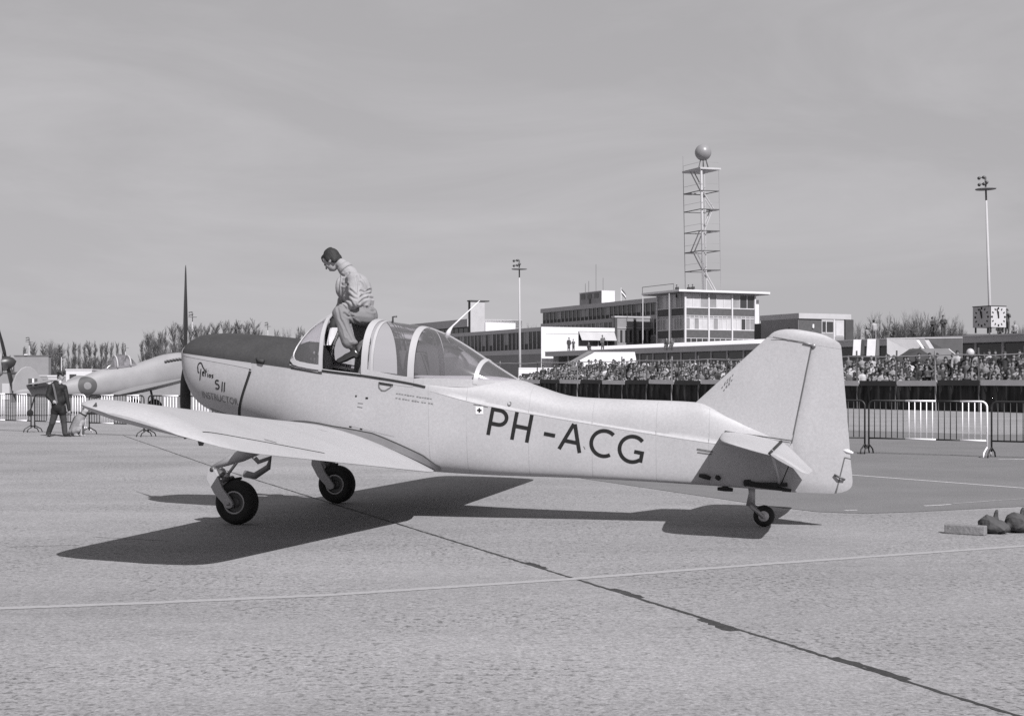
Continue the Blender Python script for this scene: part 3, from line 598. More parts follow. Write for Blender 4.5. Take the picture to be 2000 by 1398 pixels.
s0 = uw(418, 759, .48)
stroke_mesh([arc(.33, .74, .22, 40, 270, 12, .2) + arc(.33, .30, .24, 90, -140, 12, .24)[1:]], .13, place_text(s0, idr, iup, .115), 'cowl_lettering', M_LETTER, .017)
stroke_mesh([[(0, 0), (.05, 1)], [(.28, 0), (.33, 1)]], .12, place_text(uw(433, 764, .48), idr, iup, .115), 'cowl_lettering', M_LETTER, .017)
t0 = uw(384, 733, .48)
stroke_mesh([arc(.35, 1.0, .33, 200, 60, 10, .5) + [(.75, 1.05), (1.05, .75)], [(.06, .9), (.12, .45), (.3, .35)], [(.5, .85), (.42, -.45)]], .12, place_text(t0, idr, iup, .105), 'cowl_script', M_LETTER, .017)
stroke_mesh([[(.72, .42), (1.0, .45), (.9, .62), (.72, .5), (.75, .2), (1.0, .15)], [(1.18, .95), (1.15, .1)], [(1.05, .68), (1.32, .66)], [(1.45, .5), (1.45, .08)], [(1.47, .78), (1.49, .82)], arc(1.75, .26, .13, 0, 360, 12), [(2.2, .45), (2.02, .38), (2.18, .18), (2.0, .08)]], .10, place_text(t0, idr, iup, .105), 'cowl_script', M_LETTER, .017)
# rescue marks, cross plate, handle, stencils
q = uws(936.5, 801); hs = .043
def plate(cx, cz, pts, nm, m, off): return MB().add([lp(cx + x, side_v(cx + x, cz + z) + off, cz + z) for x, z in pts], [tuple(range(len(pts)))]).obj(nm, m, plane, fix=False)
plate(q[0], q[1], [(-hs, -hs), (hs, -hs), (hs, hs), (-hs, hs)], 'first_aid_plate', M_WHITE, .003)
a_, b_ = .009, .026
plate(q[0], q[1], [(-a_, -b_), (a_, -b_), (a_, -a_), (b_, -a_), (b_, a_), (a_, a_), (a_, b_), (-a_, b_), (-a_, a_), (-b_, a_), (-b_, -a_), (-a_, -a_)], 'first_aid_cross', M_LETTER, .006)
def sline(pts, wid, nm, m=M_GAP, off=.003):
    rows = []
    for i in range(len(pts) - 1):
        a, b = Vector(pts[i]), Vector(pts[i + 1]); d = (b - a).normalized(); qq = Vector((-d.y, d.x)) * wid / 2
        for k in range(7):
            c = a.lerp(b, k / 6); rows.append([lp(p.x, side_v(p.x, p.y) + off, p.y) for p in (c + qq, c - qq)])
    return MB().grid(rows).obj(nm, m, plane, fix=False)
hv = .55; M_SEAM = mat('seam_tone', .285, .5, .1, 5); M_STEN = mat('faded_stencil', .17, .7, .3, 40)
sline([uw(741, 748, hv), uw(769, 752.5, hv)], .028, 'handle_slot'); sline([uw(741.5, 749, hv), uw(742, 757, hv), uw(747, 762.5, hv), uw(754, 763, hv), uw(762, 758, hv), uw(768, 753, hv)], .014, 'handle_rim', M_LETTERG)
for yy, xs in ((768, (776, 781, 786, 792, 797, 802, 807, 815, 820, 825, 830, 835, 840)), (777, (775, 781, 788, 793, 798, 806, 811, 816, 824, 829, 837, 842))):
    for x in xs:
        y0 = yy + (x - 776) * .16; sline([uw(x, y0, .53), uw(x + 4, y0 + .6 + random.uniform(-.5, .5), .53)], random.uniform(.006, .015), 'stencil_mark', M_STEN)
for (x0, y0, x1, y1, wd, m) in ((694, 773, 697, 773.5, .02, M_LETTER), (714, 777, 719, 777.5, .02, M_LETTER), (699, 787, 709, 788, .007, M_LETTERG), (698, 794, 708, 796, .007, M_LETTERG), (925, 789.5, 953, 795, .008, M_LETTERG), (935, 788.5, 941, 790, .016, M_LETTERG), (682, 833, 687, 833.5, .016, M_LETTER), (703, 837, 708, 838, .016, M_LETTER), (686, 832, 770, 852, .006, M_PAINTW), (1361, 877, 1392, 882, .02, M_LETTERG), (1362, 883, 1390, 887, .014, M_LETTERG), (1140, 871, 1143, 877, .006, M_LETTERG)):
    sline([uws(x0, y0), uws(x1, y1)], wd, 'stencil_mark', m)
for u_ in (1.93, 2.36, 3.05, 3.75, 4.45, 5.02):      # faint skin joints
    MB().grid([[lp(*fus(u_ + du, t, 1, .0012)) for du in (0, .005)] for t in lin(-1.2, 1.3, 30)]).obj('skin_joint', M_SEAM, plane, True)
MB().grid([[lp(u_, side_v(u_, Cc(u_) + dz) + .0015, Cc(u_) + dz) for dz in (-.004, .002)] for u_ in lin(1.95, 5.1, 40)]).obj('skin_joint', M_SEAM, plane, True)
mb = MB(); q = uws(995, 788); mb.lathe([(.014, 0), (.02, .004), (.026, 0)], lp(q[0], side_v(*q) + .003, q[1]), (0, -1, .4), 16); mb.obj('filler_cap', M_LETTERG, plane, True)
mb = MB(); q = uw(511, 708, .50); mb.tube([lp(q[0] - .05, side_v(*q) - .01, q[1] + .05), lp(q[0], side_v(*q) + .02, q[1] + .02), lp(q[0] + .06, side_v(*q) + .025, q[1] + .015)], [.012, .022, .026], 8); mb.obj('air_scoop', M_BLACKP, plane, True)
for (x, y) in ((1421, 742), (1426, 738), (1416, 748), (1431, 733), (1424, 748), (1429, 743), (1419, 754)):
    u, z = uw(x, y, .06); MB().add([lp(u + i, .0665, z + j) for i, j in ((-.012, -.012), (.0, -.014), (.012, .012), (.003, .014))], [(0, 1, 2, 3)]).obj('stencil_mark', M_LETTERG, plane, fix=False)

# ================================================================== FIGURES: closed volumes fused into one skin
def orient(d):
    d = Vector(d).normalized(); a = d.orthogonal().normalized(); return a, d.cross(a), d
def round_cone(mb, p0, p1, r0, r1, n=12):
    p0, p1 = Vector(p0), Vector(p1); d = p1 - p0
    if d.length < 1e-5: d = Vector((0, 0, 1e-4))
    a, b, c = orient(d); rows = []
    for k in range(0, 5):
        t = -PI / 2 + (PI / 2) * k / 4; rows.append((p0 + c * r0 * math.sin(t), max(r0 * math.cos(t), 1e-4)))
    for k in range(0, 5):
        t = (PI / 2) * k / 4; rows.append((p1 + c * r1 * math.sin(t), max(r1 * math.cos(t), 1e-4)))
    mb.grid([[q + (a * math.cos(2 * PI * i / n) + b * math.sin(2 * PI * i / n)) * r for i in range(n)] for q, r in rows], True)
def ellipsoid(mb, c, r, rot=None, n=14):
    R = rot or Matrix.Identity(3); rows = []
    for k in range(n + 1):
        t = -PI / 2 + PI * k / n; rows.append([Vector(c) + R @ Vector((r[0] * max(math.cos(t), 1e-3) * math.cos(2 * PI * i / n), r[1] * max(math.cos(t), 1e-3) * math.sin(2 * PI * i / n), r[2] * math.sin(t))) for i in range(n)])
    mb.grid(rows, True)
def fuse(name, prims, voxel, mats, smooth_it=4, post=None, wrinkle=0.0):
    """prims: ('c',p0,p1,r0,r1,mat) round cone or ('e',centre,radii,mat[,rot]) ellipsoid -> one continuous mesh"""
    mb = MB()
    for q in prims:
        if q[0] == 'c': round_cone(mb, q[1], q[2], q[3], q[4])
        else: ellipsoid(mb, q[1], q[2], q[4] if len(q) > 4 else None)
    o = mb.obj(name, [], None, fix=True)
    md = o.modifiers.new('r', 'REMESH'); md.mode = 'VOXEL'; md.voxel_size = voxel; md.adaptivity = 0
    dg = bpy.context.evaluated_depsgraph_get(); dg.update(); me = bpy.data.meshes.new_from_object(o.evaluated_get(dg)); old = o.data; bpy.data.objects.remove(o); bpy.data.meshes.remove(old)
    b = bmesh.new(); b.from_mesh(me)
    for _ in range(smooth_it): bmesh.ops.smooth_vert(b, verts=b.verts, factor=.5, use_axis_x=True, use_axis_y=True, use_axis_z=True)
    if wrinkle:
        b.normal_update()
        for v_ in b.verts:
            p_ = v_.co; r1 = 1 - abs(math.sin(p_.z * 17 + p_.x * 9 + 1.6 * math.sin(p_.x * 11 + p_.y * 13 + p_.z * 5))); r2 = 1 - abs(math.sin(p_.z * 13 - p_.x * 16 + p_.y * 7 + 1.3 * math.sin(p_.z * 19))); v_.co = p_ + v_.normal * wrinkle * (r1 ** 4 + r2 ** 4 - .4)
    b.to_mesh(me); b.free(); me.name = name
    n = len(me.polygons); c = np.zeros(n * 3); me.polygons.foreach_get('center', c); c = c.reshape(-1, 3); best = np.full(n, 9e9); idx = np.zeros(n, int)
    for q in prims:
        if q[0] == 'c':
            p0, p1 = np.array(q[1], float), np.array(q[2], float); d = p1 - p0; L2 = max(1e-9, d @ d); t = np.clip(((c - p0) @ d) / L2, 0, 1); dist = np.linalg.norm(c - p0 - t[:, None] * d, axis=1) - (q[3] + (q[4] - q[3]) * t); mi = q[5]
        else:
            R = np.array(q[4]) if len(q) > 4 else np.eye(3); l = (c - np.array(q[1])) @ R; rr = np.array(q[2]); k = np.linalg.norm(l / rr, axis=1); dist = (k - 1) * rr.min(); mi = q[3]
        s = dist < best; best[s] = dist[s]; idx[s] = mi
    if post: idx = post(c, idx)
    for m in mats: me.materials.append(m)
    me.polygons.foreach_set('material_index', idx.astype(int).tolist()); me.polygons.foreach_set('use_smooth', [True] * n)
    return me
def place_mesh(me, name, loc, rz=0, parent=None, label=None, cat=None, group=None, col=None, scale=None):
    o = bpy.data.objects.new(name, me); COL.objects.link(o); o.location = loc; o.rotation_euler = (0, 0, rz)
    if parent: o.parent = parent
    if col is not None: o.color = grey(col)
    if scale: o.scale = (scale,) * 3
    return tag(o, label, cat, group)
M_SKIN = mat('skin', .25, .6, .06, 14); M_HAIR = mat('dark_hair', .016, .7, .3, 40, bump=.4, bscale=80); M_SHOE = mat('shoe_leather', .02, .25, .2, 10, spec=.6)
M_JACKET = mat('light_jacket', .25, .92, .10, 9, bump=.25, bscale=30); M_TROUS = mat('light_trousers', .155, .85, .05, 8, bump=.35, bscale=8); M_SHIRT = mat('pale_shirt', .5, .8, .05, 8)
M_TROUSD = mat('trousers_grey', .15, .85, .1, 8, bump=.3, bscale=9)
def hand(prims, wrist, d, up, m, k=1.0):
    """palm and five bent fingers; d = pointing direction, up = back of the hand"""
    d = Vector(d).normalized(); up = Vector(up); up = (up - d * up.dot(d)).normalized(); s = d.cross(up); w_ = Vector(wrist)
    prims.append(('c', w_, w_ + d * .05 * k, .026 * k, .036 * k, m)); prims.append(('c', w_ + d * .05 * k - s * .02 * k, w_ + d * .07 * k + s * .02 * k, .022 * k, .022 * k, m))
    for i, ln in enumerate((.055, .066, .062, .048)):
        b0 = w_ + d * .082 * k + s * (.030 - .020 * i) * k; b1 = b0 + (d * .85 - up * .35) * ln * .55 * k; b2 = b1 + (d * .35 - up * .9) * ln * .6 * k
        prims.append(('c', b0, b1, .0095 * k, .009 * k, m)); prims.append(('c', b1, b2, .009 * k, .0075 * k, m))
    t0 = w_ + d * .03 * k + s * .03 * k; t1 = t0 + (d * .6 + s * .7 - up * .2) * .04 * k; prims.append(('c', t0, t1, .013 * k, .011 * k, m)); prims.append(('c', t1, t1 + (d * .9 + s * .1 - up * .4) * .03 * k, .011 * k, .009 * k, m))
def head(prims, c, fwd, up, k, skin, hair, cap=None):
    """head centre c; nose along fwd, crown along up; k = head height"""
    f = Vector(fwd).normalized(); u = Vector(up); u = (u - f * u.dot(f)).normalized(); s = f.cross(u); c = Vector(c); R = Matrix((f, s, u)).transposed()
    G = lambda a, b, d: c + f * a * k + s * b * k + u * d * k
    E_ = lambda p, r, m: prims.append(('e', p, tuple(x * k for x in r), m, R))
    E_(G(-.02, 0, .10), (.40, .325, .40), skin); E_(G(.13, 0, -.20), (.24, .24, .28), skin); E_(G(.17, 0, -.36), (.13, .13, .10), skin)
    prims.append(('c', G(.36, 0, .02), G(.46, 0, -.13), .035 * k, .055 * k, skin)); E_(G(.34, 0, -.27), (.045, .11, .025), skin); E_(G(.34, 0, -.33), (.045, .09, .03), skin)
    E_(G(.33, 0, .10), (.06, .20, .05), skin)
    for b in (1, -1):
        E_(G(-.03, b * .325, -.03), (.085, .035, .13), skin); E_(G(.22, b * .17, -.10), (.1, .09, .12), skin)
    if hair is not None:
        E_(G(-.10, 0, .17), (.41, .355, .38), hair); E_(G(-.25, 0, -.02), (.22, .30, .30), hair); E_(G(.16, 0, .35), (.22, .26, .12), hair)
        E_(G(.24, .08, .30), (.13, .2, .13), hair); E_(G(.30, -.1, .22), (.07, .14, .10), hair); E_(G(-.36, .05, -.05), (.12, .22, .22), hair); E_(G(-.12, .0, .50), (.25, .2, .07), hair)
        for b in (1, -1): E_(G(-.02, b * .325, .09), (.13, .06, .17), hair); E_(G(-.2, b * .28, -.1), (.12, .07, .18), hair)
    return G, R

# ------------------------------------------------------------------ the man climbing out of the cockpit
def man_pt(x, y, v):
    u, z = uw(x, y, v); return Vector(lp(u, v, z))
pr = []
J, T, S, SH, SHOE, H = 0, 1, 2, 3, 4, 5
hipN, kneeN = man_pt(712, 617, .22), man_pt(663, 612, .42)
hipF = man_pt(704, 622, .02); kneeF = man_pt(710, 668, .02); ankF = man_pt(704, 732, .0)
shN = man_pt(692, 546, .31); shF = man_pt(679, 547, -.05); neck = man_pt(675, 528, .13)
pr += [('c', man_pt(708, 612, .12), man_pt(702, 598, .12), .15, .15, T), ('e', man_pt(713, 617, .12), (.145, .19, .135), T), ('c', man_pt(702, 590, .12), man_pt(690, 560, .14), .175, .17, J), ('c', shN, shF, .088, .088, J), ('e', man_pt(696, 565, .14), (.175, .20, .19), J), ('c', man_pt(713, 590, .02), man_pt(711, 591, .25), .080, .080, J), ('c', man_pt(690, 592, .02), man_pt(690, 593, .26), .10, .10, J), ('e', man_pt(675, 562, .12), (.105, .16, .17), J), ('e', man_pt(694, 578, .25), (.15, .10, .13), J), ('c', man_pt(700, 556, .30), man_pt(704, 584, .28), .085, .10, J),
       ('c', man_pt(684, 536, .14), man_pt(675, 526, .14), .095, .082, J), ('c', man_pt(677, 526, .14), man_pt(668, 517, .14), .078, .070, J), ('c', neck, man_pt(660, 513, .13), .058, .06, S)]
elN = man_pt(695, 590, .42); wrN = man_pt(655, 626, .33); elF = man_pt(670, 588, -.12); wrF = man_pt(651, 628, -.05)
pr += [('c', shN, man_pt(693, 570, .375), .085, .075, J), ('c', man_pt(693, 570, .375), elN, .075, .068, J), ('c', elN, man_pt(668, 602, .36), .067, .05, J), ('c', man_pt(670, 604, .36), wrN, .036, .030, S)]
pr += [('c', shF, elF, .078, .064, J), ('c', elF, wrF, .058, .042, J)]
hand(pr, wrN, man_pt(648, 640, .38) - wrN, Vector((0, -1, .2)), S); hand(pr, wrF, Vector((-.3, 0, -1)), Vector((0, 1, 0)), S)
pr += [('c', hipN, kneeN, .122, .086, T), ('c', kneeN, man_pt(671, 640, .43), .086, .080, T), ('c', man_pt(671, 640, .43), man_pt(681, 667, .44), .080, .086, T), ('e', man_pt(685, 669, .44), (.088, .075, .045), T), ('c', hipF, kneeF, .12, .092, 6), ('c', kneeF, ankF, .085, .085, 6)]
an = man_pt(691, 682, .42); pr += [('c', man_pt(688, 672, .42), an, .042, .045, SHOE), ('c', man_pt(694, 690, .42), man_pt(676, 698, .44), .046, .044, SHOE), ('c', man_pt(676, 699, .44), man_pt(662, 705, .46), .044, .034, SHOE), ('e', man_pt(697, 693, .42), (.04, .038, .05), SHOE)]
hc = man_pt(648, 509, .14); fwd = Vector((-.80, .12, -.58)); up_ = Vector((-.5, 0, .85))
G, R = head(pr, hc, fwd, up_, .255, S, H)
def pilot_post(c, idx):
    # shirt collar and open jacket front
    return idx
me = fuse('person', pr, .0075, [M_JACKET, M_TROUS, M_SKIN, M_SHIRT, M_SHOE, M_HAIR, M_TROUSD], 6)
# cloth folds pressed into the skin along measured crease lines on the near side
CREASE = [((697, 541), (701, 556), (700, 572)), ((704, 551), (709, 558), (713, 566)), ((703, 568), (712, 571), (722, 566)), ((704, 580), (714, 574), (730, 573)), ((702, 592), (711, 584), (721, 581), (728, 583)), ((684, 566), (692, 573), (698, 576)), ((680, 574), (690, 582), (697, 584)), ((676, 582), (685, 588), (690, 597)), ((670, 588), (678, 594), (682, 600)),
          ((664, 540), (661, 556), (661, 575), (666, 592)), ((669, 556), (674, 557), (679, 556)), ((681, 533), (674, 540), (668, 538)), ((660, 603), (664, 622), (676, 645), (686, 664)), ((690, 600), (683, 612), (690, 625), (699, 632)), ((672, 612), (680, 618), (690, 618)), ((716, 600), (722, 606), (730, 608)), ((668, 628), (674, 640), (677, 656))]
def seg_d(p, a, b):
    ax, ay = b[0] - a[0], b[1] - a[1]; t_ = max(0, min(1, ((p[0] - a[0]) * ax + (p[1] - a[1]) * ay) / (ax * ax + ay * ay))); return math.hypot(p[0] - a[0] - ax * t_, p[1] - a[1] - ay * t_)
mv_ = []
for v_ in me.vertices:
    u_, vv_, z_ = v_.co.x, -v_.co.y, v_.co.z; Y_ = O.y + _a[1] * u_ + _p[1] * vv_; X_ = O.x + _a[0] * u_ + _p[0] * vv_; q_ = (1000 + F_PX * X_ / Y_, HZ - F_PX * (z_ - EYE) / Y_); n_ = v_.normal
    if n_.y < .25 and q_[1] > 530:
        d_ = min(seg_d(q_, c_[i_], c_[i_ + 1]) for c_ in CREASE for i_ in range(len(c_) - 1)); mv_.append((v_.index, -.011 * math.exp(-(d_ / 1.6) ** 2) + .006 * math.exp(-((d_ - 4.2) / 2.0) ** 2)))
nrm_ = [v_.normal.copy() for v_ in me.vertices]
for i_, a_ in mv_: me.vertices[i_].co += nrm_[i_] * a_
me.update()
man = place_mesh(me, 'person', O, YAW, None, 'person in light jacket and trousers climbing out of the open cockpit', 'person')
nax = (Vector(man_pt(665, 513, .13)) - Vector(man_pt(680, 532, .14))).normalized(); c0 = Vector(man_pt(674, 524, .14)); e1 = nax.orthogonal().normalized(); e2 = nax.cross(e1); mb = MB()
mb.grid([[c0 + nax * h_ + (e1 * math.cos(a_) + e2 * math.sin(a_)) * r_ for a_ in lin(0, 2 * PI, 25)] for r_, h_ in ((.082, .040), (.086, .015), (.090, -.012), (.086, -.03))]); co_ = mb.obj('collar', M_JACKET, man, True); sm_ = co_.modifiers.new('t', 'SOLIDIFY'); sm_.thickness = .010
mb = MB(); rows = []      # breast pocket flap and zip line on the near side
for k in range(5): rows.append([Vector(man_pt(671 + k * 2.2, 553 + k * .4 + dy, .36)) + Vector((0, -.012 - .006 * (k % 2), 0)) for dy in (0, 5)])
mb.grid(rows); mb.obj('pocket_flap', M_TROUS, man, True)
mb = MB(); mb.tube([G(.345, .10, .02), G(.36, .13, .02)], .012, 8); mb.obj('eye', M_HAIR, man, True); mb = MB(); mb.tube([G(.345, -.10, .02), G(.36, -.13, .02)], .012, 8); mb.obj('eye', M_HAIR, man, True)
# cloth he steadies himself with on the windscreen frame
mb = MB(); rows = []
for i in range(8):
    t = i / 7; a = man_pt(650 - 6 * t, 640 + 34 * t, .47); rows.append([a + Vector((.035 * (1 - .4 * t) * math.cos(k * .9) + (k - 3) * .018 * (1 - .65 * t), -.03 - .02 * math.sin(k * 1.7 + i * .4), 0)) for k in range(7)])
mb.grid(rows); tag(mb.obj('cleaning_cloth', mat('cloth_white', .55, .9, .08, 12), None, True), 'white cloth hanging from the hand of the person in the cockpit', 'cloth')
for o_ in [bpy.data.objects['cleaning_cloth']]: o_.location = O; o_.rotation_euler = (0, 0, YAW)
mb = MB(); mb.tube([man_pt(653, 622, .46), man_pt(650, 640, .47), man_pt(653, 652, .46)], [.03, .045, .02], 10); gl = mb.obj('glove', M_DARK, man, True)

# ------------------------------------------------------------------ guard with dog
gx = gnd(113, 852.5); GU = Vector((gx.x, gx.y, 0)); Gd = gx.y
def gp(x, y, dd=0.0): q = P(x, y, Gd + dd); return Vector((q.x - GU.x, q.y - GU.y, q.z))
pr = []; CO, TR, SK, WHT, BT, CP = 0, 1, 2, 3, 4, 5
pr += [('c', gp(113, 796), gp(112, 770), .18, .175, CO), ('c', gp(112, 770), gp(111, 754), .175, .165, CO), ('e', gp(112, 758), (.235, .14, .15), CO), ('e', gp(114, 782), (.215, .165, .2), CO), ('e', gp(114, 797), (.205, .15, .16), CO), ('c', gp(108, 797, -.02), gp(107, 805, -.03), .115, .115, CO), ('c', gp(121, 797, .0), gp(122, 805, .0), .115, .115, CO),
       ('c', gp(112, 748), gp(117, 741), .07, .055, SK)]
shL, shR = gp(99, 755, -.05), gp(126, 756, .05)
pr += [('c', shL, gp(93, 773, -.12), .078, .066, CO), ('c', gp(93, 773, -.12), gp(102, 783, -.2), .064, .05, CO), ('c', shR, gp(131, 778, -.03), .075, .064, CO), ('c', gp(131, 778, -.03), gp(135, 800, -.08), .062, .048, CO)]
hand(pr, gp(102, 783, -.2), Vector((.9, -.1, -.35)), Vector((0, -1, .3)), SK, 1.05); hand(pr, gp(135, 801, -.08), Vector((.05, 0, -1)), Vector((0, -1, 0)), SK, 1.05)
pr += [('c', gp(108, 803, -.02), gp(102, 826, -.06), .105, .085, TR), ('c', gp(102, 826, -.06), gp(94.5, 846, .03), .08, .072, TR), ('c', gp(122, 803, .02), gp(125, 826, .03), .105, .085, TR), ('c', gp(125, 826, .03), gp(127, 846, -.02), .082, .074, TR)]
pr += [('c', gp(94, 848.5, .05), gp(97, 850, -.16), .048, .042, BT), ('c', gp(127, 848.5, 0), gp(138, 849.5, -.08), .05, .04, BT)]
G2, R2 = head(pr, gp(119, 735), Vector((.83, -.5, -.03)), Vector((0, 0, 1)), .245, SK, CP)
for q_ in [('e', G2(-.02, 0, .44), (.135, .125, .045), CP, R2), ('e', G2(-.02, 0, .30), (.112, .095, .055), CP, R2), ('e', G2(.42, 0, .22), (.055, .075, .014), CP, R2)]: pr.append(q_)
pr += [('e', gp(118, 746.5, -.10), (.035, .05, .055), WHT)]
M_UNI = mat('uniform_black', .014, .7, .25, 12, bump=.6, bscale=12, spec=.25); M_UNIT = mat('uniform_trousers', .03, .85, .12, 8, bump=.3, bscale=9)
me = fuse('person', pr, .0155, [M_UNI, M_UNIT, M_SKIN, M_WHITE, M_SHOE, mat('cap_black', .015, .4, .2, 10)], 2, None, .004)
gd = place_mesh(me, 'person', GU, 0, None, 'person in dark uniform and peaked cap walking beside a dog', 'person')
mb = MB(); pts = [gp(103, 749, -.17), gp(106, 760, -.19), gp(109, 775, -.20), gp(111, 787, -.20)]; mb.grid([[p + Vector((-.028, 0, 0)), p + Vector((.028, 0, 0))] for p in pts]); mb.obj('shoulder_strap', mat('strap_leather', .09, .6, .1, 8), gd)
mb = MB(); mb.tube([G2(.42, 0, .40), G2(.47, 0, .40)], .018, 8); mb.obj('cap_badge', M_STEEL, gd, True)
dx = gnd(158, 851.5); DG = Vector((dx.x, dx.y, 0))
def dp(x, y, dd=0.0): q = P(x, y, dx.y + dd); return Vector((q.x - DG.x, q.y - DG.y, q.z))
pr = [('c', dp(146, 841), dp(155, 820), .15, .145, 0), ('c', dp(155, 820), dp(161, 812), .145, .105, 0), ('c', dp(161, 813), dp(165, 804), .095, .075, 1), ('e', dp(145, 843), (.165, .16, .12), 0), ('e', dp(157, 823), (.13, .13, .16), 1), ('c', dp(141, 838, .1), dp(150, 818, .1), .09, .10, 2),
      ('e', dp(166, 802.5), (.095, .085, .08), 1), ('c', dp(168, 803), dp(175, 805), .05, .033, 2), ('c', dp(174.5, 804.6), dp(175.8, 805), .032, .02, 3),
      ('c', dp(163, 799, -.05), dp(161.5, 793, -.06), .03, .010, 2), ('c', dp(164.5, 799, .05), dp(164, 793.5, .06), .03, .010, 2),
      ('c', dp(157, 830, -.08), dp(158.5, 843, -.08), .05, .034, 1), ('c', dp(158.5, 843, -.08), dp(158, 849.5, -.08), .033, .032, 1), ('c', dp(158, 850, -.08), dp(161, 850.5, -.10), .03, .026, 1),
      ('c', dp(160, 830, .08), dp(163, 843, .08), .05, .034, 2), ('c', dp(163, 843, .08), dp(163, 849.5, .08), .033, .032, 2), ('c', dp(163, 850, .08), dp(166, 850.5, .06), .03, .026, 1),
      ('c', dp(146, 842, -.12), dp(152, 840, -.16), .10, .075, 0), ('c', dp(152, 841, -.16), dp(147, 848, -.16), .05, .036, 1), ('c', dp(146, 849.5, -.16), dp(152, 850, -.17), .03, .028, 1),
      ('c', dp(141, 846), dp(133, 849), .045, .03, 2), ('c', dp(133, 849), dp(128, 849.5), .03, .014, 2)]
me = fuse('dog', pr, .014, [mat('dog_coat', .19, .9, .16, 9, bump=.5, bscale=40), mat('dog_pale_coat', .27, .9, .12, 9, bump=.5, bscale=40), mat('dog_dark_coat', .06, .9, .2, 9, bump=.5, bscale=40), M_DARK], 2)
dog = place_mesh(me, 'dog', DG, 0, None, 'pale shepherd dog sitting at the feet of the uniformed person', 'dog')
mb = MB(); mb.lathe([(.10, -.02), (.105, 0), (.10, .02)], dp(163.2, 808.5), (.5, 0, .86), 18); mb.obj('collar', M_DARK, dog, True)

# ================================================================== CROWD BARRIERS
M_BW = mat('barrier_white', .80, .5, .05, 6); M_BD = mat('barrier_dark', .022, .5, .15, 6)
BLEN, BTOP, BBOT = 2.5, 1.14, .34
def barrier(p0, dirv, label, group, seg, nb=19):
    ang = math.atan2(dirv[1], dirv[0]); r = empty('crowd_barrier', (p0[0], p0[1], 0), ang, label, 'barrier', group)
    cols = [M_BD, M_BW]; xs = [0.0] + seg + [BLEN]; rr = .019; cr = .12
    for i in range(len(xs) - 1):
        m = cols[(i + (1 if nb < 0 else 0)) % 2]; x0, x1 = xs[i], xs[i + 1]; mb = MB(); pts = []
        if i == 0: pts += [(0, 0, .12), (0, 0, BTOP - cr)] + [(cr - cr * math.cos(t), 0, BTOP - cr + cr * math.sin(t)) for t in lin(.2, PI / 2, 6)]
        else: pts.append((x0, 0, BTOP))
        if i == len(xs) - 2: pts += [(BLEN - cr + cr * math.sin(t), 0, BTOP - cr + cr * math.cos(t)) for t in lin(0, PI / 2 - .2, 6)] + [(BLEN, 0, BTOP - cr), (BLEN, 0, .12)]
        else: pts.append((x1, 0, BTOP))
        mb.tube(pts, rr, 8); mb.obj('top_rail', m, r, True)
        mb = MB(); mb.tube([(max(x0, .012), 0, BBOT), (min(x1, BLEN - .012), 0, BBOT)], rr * .9, 8); mb.obj('bottom_rail', m, r, True)
    nbars = abs(nb); bar = {}
    for k in range(nbars):
        x = BLEN * (k + 1) / (nbars + 1); ci = sum(1 for s in seg if x > s) % 2
        if ci not in bar: mb = MB(); mb.tube([(0, 0, BBOT), (0, 0, BTOP - .005)], .0105, 6); bar[ci] = mb.obj('bar', cols[ci], r, True); bar[ci].location = (x, 0, 0)
        else: share(bar[ci], 'bar', r, (x, 0, 0))
    for x, m in ((0, cols[0]), (BLEN, cols[(len(seg)) % 2])):
        mb = MB(); mb.tube([(x, -.26, .01), (x, -.22, .10), (x, 0, .21), (x, .22, .10), (x, .26, .01)], .016, 6); mb.obj('foot', m, r, True)
    return r
# right-hand run
rA, rB = gnd(1697, 886), gnd(1934, 893.5); dv = (rB - rA).xy.normalized()
step = BLEN + .09
seg = [.98, 2.08]
for k, nm in ((-1, 'dark crowd barrier half hidden behind the rudder'), (0, 'dark and white crowd barrier in full view right of the rudder'), (1, 'dark crowd barrier cut off by the right edge of the photo')):
    q = rA.xy + dv * step * k; barrier(q, dv, nm, 'crowd barriers on the right', [.80, 1.45, 1.95] if k == 0 else [])
lA, lB = Vector((-14.35, 42.3)), Vector((-9.94, 38.9)); dl = (lB - lA).normalized(); q0 = lA + dl * .02
nm = {-2: 'leftmost crowd barrier standing below the dark spinner', -1: 'crowd barrier just left of the person in dark uniform', 0: 'crowd barrier behind the person in dark uniform and the dog', 1: 'crowd barrier behind the tip of the pale wing', 2: 'crowd barrier below the nose of the trainer aeroplane', 3: 'crowd barrier behind the lower cowling and wing root'}
for k in range(-2, 4): barrier(q0 + dl * (step + .1) * k, dl, nm[k], 'crowd barriers on the left', [.55, 1.15, 1.75, 2.3] if k % 2 else [.6, 1.3, 1.9], 20)

